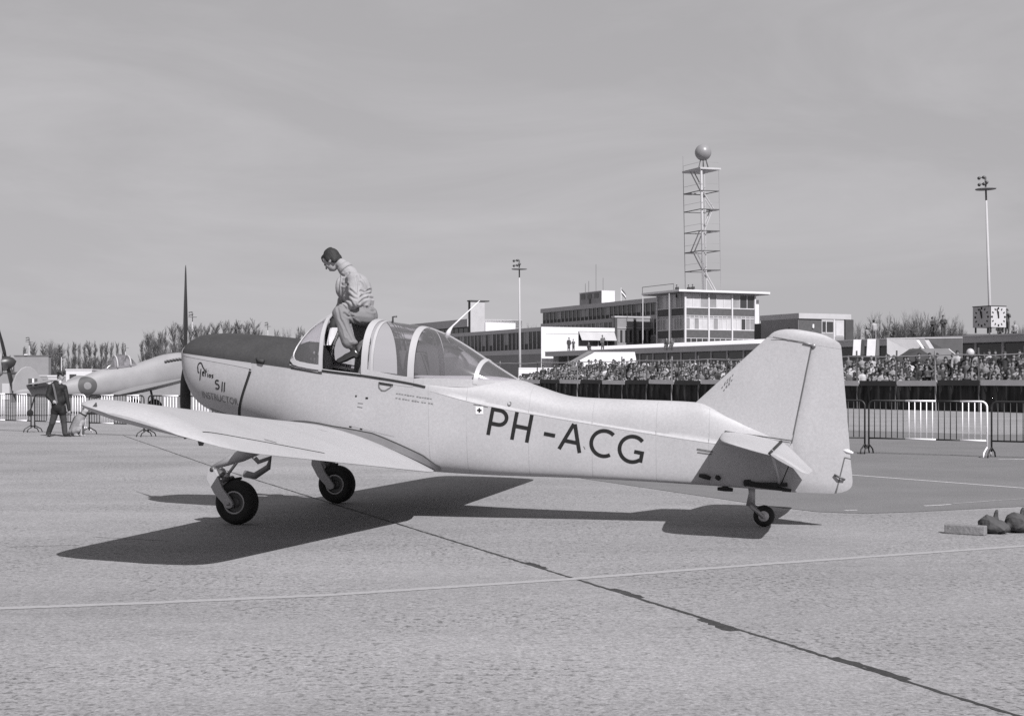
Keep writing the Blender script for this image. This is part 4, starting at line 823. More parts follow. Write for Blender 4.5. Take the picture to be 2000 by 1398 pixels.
# ================================================================== PARKED FIGHTER AEROPLANES
M_FGT = mat('fighter_paint', .225, .5, .08, 2, fine=.05, fscale=20); M_FGD = mat('fighter_dark_paint', .14, .5, .08, 3)
M_RND = mat('roundel_dark', .06, .6, .1, 6); M_RNDL = mat('roundel_centre', .17, .6, .1, 6)
def fighter(loc, rz, label, phase=.6):
    """local +x = forward, nose at x=0; low-wing single-seater sitting on its tail wheel"""
    r = empty('fighter_aeroplane', loc, rz, label, 'aeroplane', 'parked fighter aeroplanes')
    top = smooth_interp([-.1, 0, .55, 1.33, 2.1, 2.73, 3.4, 4.13, 5.1, 6.3, 7.4, 8.0], [2.66, 2.76, 2.83, 2.73, 2.48, 2.29, 2.18, 2.06, 1.70, 1.37, 1.20, 1.12]); bot = smooth_interp([-.1, 0, .5, 1.3, 3, 5, 7, 8.0], [1.72, 1.62, 1.42, 1.24, .92, .78, .82, .92])
    hw = smooth_interp([-.1, 0, .5, 1.3, 3, 4.2, 5.1, 6.3, 7.4, 8.0], [.28, .34, .41, .45, .47, .42, .34, .22, .12, .04])
    def sp(s, t, k=1.0):
        c, sn = math.cos(t), math.sin(t); z0 = (top(s) + bot(s)) / 2; e = .88; return (-s, hw(s) * k * math.copysign(abs(c) ** e, c), z0 + (top(s) - bot(s)) / 2 * k * math.copysign(abs(sn) ** e, sn))
    mb = MB(); rows = [[sp(s, t) for t in lin(0, 2 * PI, 29)[:-1]] for s in lin(-.1, 8.0, 50)]; mb.grid(rows, True); mb.fan(rows[0]); mb.fan(rows[-1]); mb.obj('fuselage', M_FGT, r, True)
    # spinner and four blades
    ax = Vector((1, 0, .2)).normalized(); hub = Vector((.1, 0, 2.19)); mb = MB(); mb.lathe([(.33, 0), (.32, .14), (.26, .32), (.16, .48), (0, .58)], hub, ax, 20); mb.obj('spinner', M_PROP, r, True)
    u = ax.orthogonal().normalized(); v = ax.cross(u)
    for k in range(4):
        a = 2 * PI * k / 4 + phase; bd_ = (Vector((0, math.sin(a), math.cos(a)))); bd_ = (bd_ - ax * bd_.dot(ax)).normalized(); cdv = ax.cross(bd_); mb = MB(); rows = []
        for rad, ch, tw_ in ((.2, .12, 60), (.5, .22, 48), (.95, .27, 36), (1.35, .22, 28), (1.6, .12, 25), (1.68, .03, 24)):
            c0 = hub + ax * .18 + bd_ * rad; cv = cdv * math.cos(D(tw_)) + ax * math.sin(D(tw_)); nn = cv.cross(bd_); rows.append([c0 + cv * ch / 2 * math.cos(t) + nn * .018 * math.sin(t) for t in lin(0, 2 * PI, 11)[:-1]])
        mb.grid(rows, True); mb.fan(rows[-1]); mb.obj('propeller_blade', M_PROP, r, True)
    # canopy
    mb = MB(); rows = []
    for s, h, wd in ((2.72, .02, .27), (2.88, .28, .28), (3.08, .45, .29), (3.35, .53, .29), (3.7, .46, .28), (4.0, .24, .24), (4.15, .02, .2)):
        rows.append([(-s, wd * math.cos(t), top(s) - .06 + (h + .06) * math.sin(t)) for t in lin(0, PI, 17)])
    mb.grid(rows); cg = mb.obj('canopy', glass('fighter_perspex', .82, 1.3, .08), r, True)
    for s, h, wd in ((3.02, .40, .295), (3.62, .485, .288)):
        mb = MB(); mb.tube([(-s, (wd + .005) * math.cos(t), top(s) - .06 + (h + .07) * math.sin(t)) for t in lin(0, PI, 17)], .034, 6); mb.obj('canopy_frame', mat('fighter_frame', .34, .5), cg, True)
    mb = MB(); mb.box(-3.95, -2.75, -.24, .24, 1.98, 2.12); mb.obj('cockpit', M_INT, r); mb = MB(); mb.box(-3.85, -3.72, -.16, .16, 2.0, 2.42); mb.obj('headrest', M_LEATH, r)
    # wings (elliptical), tailplane, fin
    for sg in (1, -1):
        mb = MB(); rows = []
        for i in range(15):
            t = i / 14 * .995; y = .3 + 5.3 * t; ch = 2.5 * math.sqrt(max(.002, 1 - t * t)); x0 = -1.95 - (2.5 - ch) * .30; zc = 1.22 + .105 * (y - .3); f = foil((0, 0), (ch, -.20 * ch), .13 - .05 * t, 10)
            rows.append([(x0 - a, sg * y, zc + b) for a, b in f])
        mb.grid(rows, True); mb.fan(rows[-1]); mb.obj('wing', M_FGT, r, True, 40)
        mb = MB(); rows = []
        for i in range(9):
            t = i / 8 * .99; y = .08 + 1.25 * t; ch = .95 * math.sqrt(max(.003, 1 - t * t)); x0 = -6.55 - (.95 - ch) * .35; f = foil((0, 0), (ch, -.2 * ch), .09, 8, 0); rows.append([(x0 - a, sg * y, 1.55 + b) for a, b in f])
        mb.grid(rows, True); mb.fan(rows[-1]); mb.obj('tailplane', M_FGT, r, True, 40)
        for k in range(6):
            s = .62 + k * .15; c = Vector(sp(s, D(35) if sg > 0 else D(145))); mb = MB(); mb.tube([c + Vector((0, 0, .0)), c + Vector((-.06, sg * .06, -.02)), c + Vector((-.14, sg * .08, -.03))], [.05, .05, .042], 8); mb.obj('exhaust_stub', M_STEELD, r, True)
        for m_, ra, rb, of in ((M_RND, .15, .40, .012), (M_RNDL, 0, .16, .014)):
            s0, z0 = 5.0, 1.30; rows = []
            for rd in lin(ra, rb, 7):
                row = []
                for t in lin(0, 2 * PI, 37)[:-1]:
                    s_ = s0 + rd * math.cos(t); z = z0 + rd * 1.02 * math.sin(t); zc = (top(s_) + bot(s_)) / 2; hh = (top(s_) - bot(s_)) / 2; q = min(.985, abs(z - zc) / hh); cc = (1 - q ** (2 / .88)) ** (.88 / 2); row.append((-s_, sg * (hw(s_) * cc + of), z))
                rows.append(row)
            MB().grid(rows, True).obj('roundel', m_, r, True)
        for x0, x1, m_ in ((7.02, 7.16, M_RND), (7.16, 7.24, M_WHITE), (7.24, 7.40, M_RND)):
            MB().add([(-x0, sg * .062, 1.30), (-x1, sg * .062, 1.30), (-x1, sg * .058, 1.62), (-x0, sg * .058, 1.62)], [(0, 1, 2, 3)]).obj('fin_flash', m_, r)
        mb = MB(); mb.tube([(-2.45, sg * .95, 1.15), (-2.25, sg * .9, .35)], .05, 8); mb.obj('gear_leg', M_STEELD, r, True)
        mb = MB(); mb.lathe([(.0, -.09), (.2, -.09), (.33, -.06), (.35, 0), (.33, .06), (.2, .09), (0, .09)], (-2.25, sg * .92, .35), (0, 1, 0), 20); mb.obj('wheel', M_TYRE, r, True)
    out = [(6.45, 1.33), (6.75, 1.50), (6.95, 1.78), (7.10, 2.0), (7.28, 2.12), (7.5, 2.14), (7.7, 2.05), (7.92, 1.78), (8.05, 1.4), (8.05, 1.1), (7.9, .95), (7.4, 1.0)]
    mb = MB(); mb.prism([(-s, z) for s, z in out], .10, 'xz', 0); o = mb.obj('fin', M_FGT, r); bv = o.modifiers.new('bevel', 'BEVEL'); bv.width = .035; bv.segments = 2
    mb = MB(); mb.lathe([(0, -.05), (.1, -.05), (.14, 0), (.1, .05), (0, .05)], (-7.3, 0, .14), (0, 1, 0), 16); mb.tube([(-7.3, .06, .14), (-7.1, 0, .85)], .03, 6); mb.obj('tail_wheel', M_TYRE, r, True)
    return r
fr = fighter((-15.05, 66.02, 0), math.atan2(.688, .726), 'pale fighter aeroplane with dark roundel parked behind the crowd barriers'); fr.scale = (1.075, 1, 1)
n0 = P(0, 740, 60)
fr2 = fighter((n0.x, n0.y, .06), math.atan2(.22, .97), 'fighter aeroplane with only its dark spinner and propeller showing at the left edge', -.2)

# ================================================================== AIRPORT BUILDINGS
BANG = math.atan2(.4275, .904)                      # all blocks share one grid: local x runs right-away, local y left-away
EN, EE = Vector((.904, .4275, 0)), Vector((-.4275, .904, 0))
M_BWH = mat('white_render', .58, .8, .05, .8, fine=.04, fscale=3); M_BGR = mat('grey_concrete_panel', .36, .85, .08, .8); M_BMID = mat('mid_grey_panel', .20, .85, .1, 1)
M_BDK = mat('dark_panel', .05, .7, .15, 1.2); M_BRICK = mat('dark_brick', .075, .85, .2, 3); M_ROOF = mat('roof_felt', .12, .9, .1, 1); M_TRIM = mat('pale_trim', .50, .6, .05, 2)
M_PANE = mat('window_pane', .035, .12, .2, .6, spec=.6); M_PANEL = mat('curtained_pane', .22, .3, .25, .5, spec=.5); M_CURT = mat('pale_curtain', .42, .5, .15, .7)
M_BLUE = mat('spandrel_panel', .09, .5, .1, 1)
def block(name, px, d, label, cat='building', base=0.0):
    q = P(px, HZ, d); r = empty(name, (q.x, q.y, base), BANG, label, cat); return r
def bx(name, par, m, *a): mb = MB(); mb.box(*a); return mb.obj(name, m, par)
# --- long terminal block with two bands of windows
def windows_e(par, x, y0, n, pitch, z0, z1, split=.32, mull=.16, proud=.10, tones=(0,)):
    """band of panes on the face x = const (looking left-front); pane set back behind mullions"""
    pane = None; mul = None; spn = None
    for k in range(n):
        y = y0 + k * pitch; m = M_PANEL if random.random() < .22 else M_PANE
        mb = None
        if pane is None or m is not pane.data.materials[0]:
            mb = MB(); mb.box(x - .02, x + .05, 0, pitch - mull, 0, 1); p = mb.obj('window', m, par); p.location = (0, y + mull, z0 + (z1 - z0) * split); p.scale = (1, 1, (z1 - z0) * (1 - split))
            if pane is None and m is M_PANE: pane = p
        else: share(pane, 'window', par, (0, y + mull, z0 + (z1 - z0) * split), (1, 1, (z1 - z0) * (1 - split)))
        if spn is None: mb = MB(); mb.box(x - .03, x + .05, 0, pitch - mull, z0, z0 + (z1 - z0) * split - .04); spn = mb.obj('spandrel', M_BDK, par); spn.location = (0, y + mull, 0)
        else: share(spn, 'spandrel', par, (0, y + mull, 0))
        if mul is None: mb = MB(); mb.box(x - proud, x + .05, 0, mull, z0, z1); mul = mb.obj('mullion', M_BGR, par); mul.location = (0, y, 0)
        else: share(mul, 'mullion', par, (0, y, 0))
B = block('terminal_block', 1290, 190, 'long office block with a band of tall windows left of the control tower')
LB = 36.0
bx('wall', B, M_BGR, 0, 11, 0, LB, 3, 10.25); bx('wall', B, M_BMID, .25, 11, 0.02, LB, 10.25, 12.0); bx('parapet', B, M_BGR, -.12, 11.2, -.1, LB + .1, 12.0, 12.65); bx('sill_band', B, M_BGR, -.12, .3, 0, LB, 9.75, 10.3); bx('wall', B, M_BMID, -.05, .2, 0, LB, 3, 7.4)
windows_e(B, .2, .2, 28, 1.27, 10.3, 12.0); windows_e(B, -.03, .2, 28, 1.27, 7.6, 9.75, .4)
ph = block('roof_penthouse', 1175, 210, 'small roof cabin with one white wall on top of the long office block', 'building', 12.66)
bx('wall', ph, M_BMID, 0.02, 2.2, 0.02, 7, 0, 2.0); bx('white_wall', ph, M_BWH, 0, 2.2, -.05, .02, 0, 2.04); bx('roof', ph, M_TRIM, -.05, 2.25, -.07, 7.1, 2.04, 2.14)
for k in range(3): bx('window', ph, M_PANE, -.03, .02, 1.0 + k * 2.1, 2.3 + k * 2.1, 1.1, 1.8)
bx('door', ph, M_BDK, -.03, .02, 3.3, 3.9, .1, 1.05)
for y, h in ((3.2, 4.2), (1.0, 2.0), (5.5, 1.8), (6.6, 1.5)): mb = MB(); mb.tube([(.8, y, 2.1), (.8, y, 2.1 + h)], .03, 5); mb.obj('aerial', M_STEELD, ph)
fl = block('flag', 1213, 205, 'dark tricolour flag flying from a pole on the office block roof', 'flag', 12.66); mb = MB(); mb.tube([(0, 0, 0), (0, 0, 2.2)], .05, 6); mb.obj('flag_pole', M_WHITE, fl)
for j, m in enumerate((mat('flag_red', .06, .8), M_WHITE, mat('flag_blue', .03, .8))):
    mb = MB(); mb.grid([[(.05 + .75 * t, .10 * math.sin(6 * t), 2.15 - .27 * (j + e) - .85 * t + .05 * math.sin(5 * t)) for t in lin(0, 1, 12)] for e in (0, 1)]); mb.obj('flag_stripe', m, fl, True)
# --- lower wing with white gable wall
Cb = block('terminal_wing', 1058, 185, 'low terminal wing with white end wall and tall windows')
LC = 33
bx('wall', Cb, M_BMID, .15, 10.9, .04, LC, 0, 8.0); bx('parapet', Cb, M_BGR, -.05, 10.95, .04, LC + .1, 7.9, 8.42); bx('sill_band', Cb, M_BGR, -.05, .2, .04, LC, 4.9, 5.55); bx('wall', Cb, M_BMID, .0, .16, .04, LC, 0, 4.9)
windows_e(Cb, .12, .15, 25, 1.28, 5.55, 7.9)
bx('white_wall', Cb, M_BWH, -.1, 5.4, -.08, .04, 0, 8.45); bx('white_wall', Cb, M_BWH, 5.4, 10.95, -.08, .04, 0, 5.95); bx('white_wall', Cb, M_BWH, 5.4, 10.95, -.08, .04, 7.95, 8.45)
bx('window', Cb, M_PANE, 5.4, 10.95, -.0, .06, 5.95, 7.95)
mb = MB(); mb.add([(5.5, -.07, 7.9), (10.9, -.07, 7.9), (10.9, -.75, 6.75), (5.6, -.75, 6.75), (5.5, -.05, 7.87), (10.9, -.05, 7.87), (10.9, -.73, 6.72), (5.6, -.73, 6.72)], [(0, 1, 2, 3), (7, 6, 5, 4), (0, 3, 7, 4), (1, 5, 6, 2), (3, 2, 6, 7), (0, 4, 5, 1)]); mb.obj('awning', M_BGR, Cb)
for x in (6.9, 8.4, 9.8): bx('window_post', Cb, M_TRIM, x, x + .08, -.06, -.0, 5.95, 7.9)
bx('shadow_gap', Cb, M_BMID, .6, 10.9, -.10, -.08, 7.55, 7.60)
# --- panelled block between wing and tower
Db = block('panelled_block', 1201, 189.9, 'dark panelled block between the white wall and the control tower')
bx('wall', Db, M_BMID, 0, 6.7, 0, .8, 0, 9.9); bx('parapet', Db, M_BGR, -.1, 6.75, -.1, .9, 9.9, 10.1); bx('pier', Db, M_BDK, -.15, .25, -.2, .0, 0, 9.85); bx('pier', Db, M_BDK, 2.9, 3.2, -.2, .0, 0, 9.85); bx('dark_bay', Db, M_BDK, 5.75, 6.7, -.25, 0, 0, 9.85)
for x0 in (.45, 3.4):
    bx('rail', Db, M_BGR, x0 - .15, x0 + 2.3, -.1, -.0, 8.45, 8.55)
    for k in range(6): bx('window', Db, M_PANE if k % 2 else M_PANEL, x0 + k * .37, x0 + k * .37 + .28, -.06, .0, 6.55, 8.2)
    for k in range(6): bx('window', Db, M_PANE, x0 + k * .37, x0 + k * .37 + .26, -.06, .0, 4.6, 5.5)
# --- control tower
A = block('control_tower', 1338, 180, 'glazed white-framed control tower block with a wide flat roof')
WA, LA = 10.8, 6.9
bx('wall', A, M_BMID, .25, WA - .02, .25, LA + .1, 0, 12.6)
def tower_face(face, length, bays):
    def b_(nm, m, s0, s1, dep0, dep1, z0, z1):
        return bx(nm, m and A, m, s0, s1, dep0, dep1, z0, z1) if face == 'n' else bx(nm, A, m, dep0, dep1, s0, s1, z0, z1)
    bay = length / bays
    for k in range(bays):
        s0 = k * bay
        for z0, z1, kind in ((10.75, 12.55, 'top'), (7.95, 9.75, 'mid'), (6.25, 6.85, 'low')):
            np_ = {'top': 3, 'mid': 5, 'low': 4}[kind]
            for j in range(np_):
                a0 = s0 + .12 + (bay - .18) * j / np_; a1 = s0 + .12 + (bay - .18) * (j + 1) / np_ - .07; r_ = random.random()
                dark = (face == 'n' and ((kind == 'top' and k == bays - 1 and j > 0) or (kind == 'low') or (kind == 'mid' and k == bays - 1 and j in (2,))))
                m = M_PANE if dark else (M_CURT if r_ < .55 else M_PANEL)
                if face == 'e': m = M_PANEL if r_ < .6 else M_CURT
                b_('window', m, a0, a1, .12, .26, z0 + .06, z1 - (.35 if kind == 'mid' else .06))
                if kind == 'mid': b_('window', M_PANEL, a0, a1, .12, .26, z1 - .28, z1 - .05)
                b_('glazing_bar', M_TRIM, a1, a1 + .07, .06, .26, z0, z1)
            b_('transom', M_TRIM, s0, s0 + bay, .05, .26, z0 - .05, z0 + .06); b_('transom', M_TRIM, s0, s0 + bay, .05, .26, z1 - .05, z1 + .02)
            if kind == 'mid': b_('transom', M_TRIM, s0, s0 + bay, .06, .255, z1 - .35, z1 - .28)
        for z0, z1 in ((9.8, 10.68), (6.9, 7.88)): b_('spandrel', M_BRICK, s0 + .02, s0 + bay, .08, .26, z0, z1)
    for k in range(bays + 1): b_('post', M_TRIM, k * bay - .10, k * bay + .10, -.06, .14, 5.2, 12.6)
tower_face('n', WA, 3); tower_face('e', LA, 2)
bx('roof', A, mat('white_roof_edge', .56, .7, .05, 1), -1.4, WA + 1.8, -.8, LA + 1.6, 12.72, 12.98); bx('soffit', A, M_BMID, -1.3, WA + 1.7, -.7, LA + 1.5, 12.62, 12.72)
bx('ventilation_box', A, M_BWH, WA + .25, WA + 1.0, .6, 1.4, 8.6, 12.0); bx('box_bracket', A, M_BDK, WA - .0, WA + .25, .7, 1.2, 9.8, 11.4)
mb = MB(); mb.tube([(-1.4, LA + 1.4, 13.0), (-1.4, LA + 1.4, 13.75), (-1.4, .5, 13.75), (-1.4, .5, 13.0)], .04, 5); mb.obj('roof_rail', M_STEELD, A)
for y in (1.5, LA + 1.2): mb = MB(); mb.tube([(-1.45, y, 5.2), (-1.45, y, 12.6)], .07, 6); mb.obj('post', M_TRIM if y > 2 else M_BGR, A)
# --- lattice radar tower on the roof
RT = block('radar_tower', 1372.5, 183, 'open lattice radar mast with stairs and a round radome on top', 'mast', 12.98); RT.rotation_euler = (0, D(-1.2), BANG)
SX, SY = 2.8, 4.2; LV = [0, 2.8, 5.3, 7.9, 10.7, 13.1, 15.9]
for x in (0, SX):
    for y in (0, SY): mb = MB(); mb.tube([(x, y, 0), (x, y, LV[-1] + (2.2 if (x == 0 and y == SY) else 0))], .045, 5); mb.obj('leg', M_STEEL, RT)
mb = MB(); mb.tube([(.25, .25, 0), (.25, .25, LV[-1])], .16, 8); mb.obj('column', M_BGR, RT, True); mb = MB(); mb.tube([(.95, .6, 0), (.95, .6, LV[-1])], .09, 6); mb.obj('cable_duct', M_BGR, RT)
for i, z in enumerate(LV[1:]):
    for a, b in (((0, 0), (SX, 0)), ((0, 0), (0, SY)), ((SX, 0), (SX, SY)), ((0, SY), (SX, SY))): mb = MB(); mb.tube([(*a, z), (*b, z)], .06, 5); mb.obj('brace', M_STEELD if i != 5 else M_BGR, RT)
    mb = MB(); mb.tube([(0, SY, z + .9), (0, 0, z + .9), (SX, 0, z + .9)], .022, 4); mb.obj('handrail', M_STEEL, RT)
    if i in (0, 1, 2, 3, 4): bx('landing', RT, M_BMID, (0 if i in (1, 4) else 1.4), (1.2 if i in (1, 4) else SX), (SY - 1.4 if i in (1, 4) else 0), (SY if i in (1, 4) else 1.0), z - .1, z + .02)
bx('platform', RT, M_BGR, -.1, SX + .3, -.1, SY + .1, LV[-1] - .02, LV[-1] + .22)
stairs = [((2.3, .3), (.5, .3)), ((.3, .5), (.3, 2.6)), ((.3, 3.2), (.3, 1.0)), ((.6, .3), (1.9, .3)), ((2.3, .4), (.5, .4)), ((.3, .6), (.3, 2.9))]
for i, (a, b) in enumerate(stairs):
    for o_ in (0, .55):
        mb = MB(); da = (0, o_) if abs(a[0] - b[0]) > abs(a[1] - b[1]) else (o_, 0); mb.tube([(a[0] + da[0], a[1] + da[1], LV[i]), (b[0] + da[0], b[1] + da[1], LV[i + 1])], .08, 4); mb.obj('stair_string', M_BGR, RT)
zc = LV[-1] + 2.35; mb = MB(); ellipsoid(mb, (1.25, 1.25, zc), (1.08, 1.08, 1.08), None, 24); mb.obj('radome', mat('radome_grey', .20, .35, .05, 2, spec=.5), RT, True)
mb = MB()
for k in range(6): t = k * PI / 3; mb.tube([(1.25 + .75 * math.cos(t), 1.25 + .75 * math.sin(t), LV[-1] + .2), (1.25 + .4 * math.cos(t), 1.25 + .4 * math.sin(t), zc - .95)], .06, 5)
mb.obj('radome_stand', M_STEELD, RT)
# --- low spectators' building along the apron edge
Eo = Vector((44.2, 101.2, 0)); Eb = empty('apron_building', Eo, BANG, 'long low building with flat roof edge behind the crowd', 'building'); LE_ = 92
bx('wall', Eb, M_BMID, .6, 25, 0, LE_, 0, 4.6); bx('roof_edge', Eb, M_BGR, -.6, 25, -.5, LE_, 4.55, 5.12); bx('roof', Eb, M_ROOF, -.5, 24.9, -.4, LE_ - .1, 5.12, 5.16)
bx('roof_trim', Eb, M_TRIM, -.66, -.6, -.5, LE_, 5.06, 5.17)
for k in range(30):
    y = .6 + k * 3.0; m = M_BDK if k % 3 else M_BGR
    bx('window', Eb, M_PANE, .5, .62, y, y + 2.7, 3.3, 4.45); bx('pier', Eb, M_BGR, .4, .62, y - .25, y - .02, 0, 4.55)
    if k % 4 == 1: bx('door', Eb, M_BDK, .5, .63, y + .3, y + 2.2, 0, 3.1)
mb = MB(); mb.add([(2.2, 50, 5.17), (2.2, 88, 5.17), (5.0, 88, 5.85), (5.0, 50, 5.85), (5.2, 50, 5.17), (5.2, 88, 5.17), (5.2, 88, 5.85), (5.2, 50, 5.85)], [(0, 1, 2, 3), (3, 2, 6, 7), (7, 6, 5, 4), (0, 3, 7, 4), (1, 5, 6, 2)]); mb.obj('white_roof_slope', M_BWH, Eb)
# --- brick block right of the tower
Fb = block('brick_block', 1560, 150, 'dark brick upper storey with windows right of the control tower', 'building', 5.16)
bx('wall', Fb, M_BRICK, .02, 7.2, .05, 6.9, 0, 2.9); bx('side_wall', Fb, M_BMID, -.02, .02, .05, 6.8, 0, 2.9); bx('roof_edge', Fb, M_BGR, -.05, 6.9, -.1, 7, 2.88, 3.45); bx('dark_return', Fb, M_BDK, .2, 5, 6.9, 8.4, 0, 2.6)
bx('window_wall', Fb, M_BGR, 3.0, 6.0, -.02, .05, .3, 2.85); bx('window', Fb, M_PANE, 3.1, 3.5, -.06, -.02, 1.5, 2.6); bx('window', Fb, M_PANE, 3.62, 4.5, -.06, -.02, 1.5, 2.6); bx('window', Fb, M_CURT, 4.9, 5.9, -.06, -.02, 1.1, 2.5); bx('panel', Fb, M_BMID, 3.1, 4.5, -.06, -.02, .4, 1.35); bx('panel', Fb, M_BMID, 4.72, 5.95, -.06, -.02, .4, 1.0); bx('post', Fb, M_TRIM, 4.55, 4.68, -.09, -.02, .3, 2.85); bx('post', Fb, M_TRIM, 3.52, 3.6, -.09, -.02, 1.4, 2.7)
bx('pier', Fb, M_BDK, 6.1, 7.2, -.12, .05, 0, 2.86); bx('base', Fb, M_BWH, 2.6, 7.0, -.5, -.02, -.1, .28); bx('wall_lamp', Fb, M_WHITE, 1.75, 1.95, -.1, .05, 1.9, 2.3); bx('vent', Fb, M_BDK, -.05, -.02, 1.6, 1.75, 1.2, 2.0)
# --- far building with chimney slab on the left
Gb = block('chimney_building', 919, 236, 'far low building with tall chimney wall behind the rear canopy')
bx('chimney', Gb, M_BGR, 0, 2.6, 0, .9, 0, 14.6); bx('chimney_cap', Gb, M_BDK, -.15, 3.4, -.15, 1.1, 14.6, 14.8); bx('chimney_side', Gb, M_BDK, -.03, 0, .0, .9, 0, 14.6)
bx('wall', Gb, M_BMID, .3, 10, .9, 34, 0, 11.6); bx('roof_edge', Gb, M_BGR, -.2, 10, .9, 34.2, 10.4, 11.7); bx('wall_strip', Gb, M_BDK, .1, .3, .9, 34, 7.9, 10.4)
for k in range(16): bx('window', Gb, M_PANE, .04, .1, 1.2 + k * 2.05, 2.9 + k * 2.05, 8.2, 10.2)
bx('white_hut', Gb, M_BWH, 2.6, 8.2, -.3, 6, 0, 11.1)
# --- sheds and vehicles by the left tree line
Hb = empty('hangar_shed', P(28, HZ, 210).xy.to_3d(), 0, 'plain grey hangar wall below the trees at the far left', 'building'); bx('wall', Hb, M_BMID, 0, 5.1, 0, 1.2, 0, 5.0); bx('roof', Hb, M_ROOF, -.1, 5.2, -.1, 1.3, 5.0, 5.15); bx('roof_light', Hb, M_WHITE, 1.5, 2.0, -.2, .2, 5.15, 5.3)
low = empty('low_wall', P(30, HZ, 160).xy.to_3d(), 0, 'low pale wall running below the far trees on the left', 'wall'); bx('wall', low, M_BMID, 0, 22, 0, .5, 0, 1.9); bx('coping', low, M_BGR, -.05, 22.05, -.05, .55, 1.9, 2.05)
def wagon(px, d, ln, h, label, m):
    q = P(px, HZ, d); r = empty('box_trailer', (q.x, q.y, 0), 0, label, 'trailer', 'trailers by the far trees'); bx('body', r, m, 0, ln, 0, 2.2, .7, h); bx('roof', r, M_TRIM, -.05, ln + .05, -.05, 2.25, h, h + .1); bx('window', r, M_PANE, .3, ln * .4, -.03, 0, h * .55, h * .85)
    for x in (.45, max(.46, ln - .5)): mb = MB(); mb.lathe([(0, -.1), (.38, -.1), (.42, 0), (.38, .1), (0, .1)], (x, .15, .42), (0, 1, 0), 14); mb.obj('wheel', M_TYRE, r, True)
wagon(129, 120, 2.2, 2.35, 'white box trailer right of the uniformed person, by the trees', M_TRIM); wagon(94, 128, .8, 1.8, 'small pale box trailer left of the uniformed person, by the trees', M_BGR)
q = P(0, HZ, 95); kb = empty('site_hut', (q.x - .6, q.y, 0), 0, 'small site hut with pale panel behind the leftmost barrier', 'hut'); bx('wall', kb, M_BMID, 0, 1.3, 0, 2, 0, 2.0); bx('panel', kb, M_BGR, .75, 1.25, -.04, 0, .2, 1.3); bx('roof', kb, M_ROOF, -.05, 1.35, -.05, 2.05, 2.0, 2.08)
fbx = empty('far_shed', P(1640, HZ, 260).xy.to_3d(), 0, 'pale far shed beyond the bare trees on the right', 'building'); bx('wall', fbx, M_BGR, 12, 34, 0, 9, 0, 9.6); bx('roof', fbx, M_ROOF, 11.8, 34.2, -.2, 9.2, 9.6, 9.9)

# ------------------------------------------------------------------ clock, lamp masts
CK = block('cube_clock', 1935, 108, 'square public clock on legs on the apron building roof', 'clock', 5.16)
KW, KL, z0, z1 = 1.55, 1.9, .42, 2.02
bx('case', CK, M_BMID, .03, KW, .03, KL, z0, z1); bx('top_rim', CK, M_BDK, -.03, KW + .03, -.03, KL + .03, z1, z1 + .06)
for x, y in ((.1, .1), (KW - .2, .1), (.1, KL - .2), (KW - .2, KL - .2)): bx('leg', CK, M_BDK, x, x + .1, y, y + .1, 0, z0)
def clock_face(face, ln):
    tf = (lambda s, t, dpt: (s, -dpt, t)) if face == 'n' else (lambda s, t, dpt: (-dpt, s, t)); c = (ln / 2, (z0 + z1) / 2); hw_ = min(ln, z1 - z0) / 2
    def quad(pts, nm, m, dp): return MB().add([tf(*p, dp) for p in pts], [tuple(range(len(pts)))]).obj(nm, m, CK)
    sgn = 1 if face == 'n' else -1
    quad([(.03, z0), (ln, z0), (ln, z1), (.03, z1)], 'dial', mat('clock_dial_sun_side', .40, .6) if face == 'n' else mat('clock_dial', .42, .6), .0)  # sun-side dial coloured darker to hold down its sunlit brightness
    def bar(ang, r0, r1, wd, nm, dp=.02):
        d = Vector((math.sin(ang) * sgn, math.cos(ang))); q = Vector((-d.y, d.x)) * wd / 2; cc = Vector(c); quad([cc + d * r0 + q, cc + d * r1 + q * .8, cc + d * r1 - q * .8, cc + d * r0 - q], nm, M_LETTER, dp)
    for k in range(12): bar(k * PI / 6, hw_ * .74, hw_ * .95, .11 if k % 3 else .15, 'hour_mark')
    bar(D(-3), -.1, hw_ * .55, .13, 'clock_hand', .035); bar(D(-15), -.1, hw_ * .85, .10, 'clock_hand', .045)
clock_face('n', KW); clock_face('e', KL)
def lamp_mast(px, ytop, d, h_lamps, label, lean=0.0, scale=1.0, zb=0.0):
    q = P(px, ytop, d); r = empty('lamp_mast', (q.x, q.y, zb), 0, label, 'lamp mast', 'floodlight masts'); H_ = q.z - zb; r.rotation_euler = (0, lean, 0); k = scale
    mb = MB(); mb.tube([(0, 0, 0), (0, 0, H_ * .5), (0, 0, H_ - .8 * k)], [.15 * k, .115 * k, .08 * k], 8); mb.obj('pole', M_BGR, r, True); mb = MB(); mb.tube([(0, 0, H_ - .8 * k), (0, 0, H_ + 1.0 * k)], .07 * k, 6); mb.obj('pole_top', M_STEELD, r, True)
    mb = MB(); mb.lathe([(0, 0), (.75 * k, .03 * k), (.8 * k, .10 * k), (0, .12 * k)], (0, 0, H_), (0, 0, 1), 16); mb.obj('platform', M_BMID, r, True)
    for (x, z) in ((-.45, .95), (-.1, 1.0), (-.45, .45), (-.1, .5), (.12, .6)):
        mb = MB(); mb.lathe([(0, 0), (.10 * k, .03), (.13 * k, .22 * k), (0, .23 * k)], (x * k, -.05, H_ + z * k), (-.5, -.7, -.3), 10); mb.tube([(x * k, 0, H_ + z * k), (0, 0, H_ + z * k)], .03 * k, 5); mb.obj('floodlight', M_STEELD, r, True)
    return r
lamp_mast(1939, 371, 118, 0, 'tall floodlight mast rising behind the square clock', D(-1.9), 1.1, 0); lamp_mast(1016, 527, 122, 0, 'white floodlight mast in front of the terminal wing', D(-.4), .85); lamp_mast(376, 620, 230, 0, 'thin far floodlight mast beside the raised propeller blade', 0, .9)
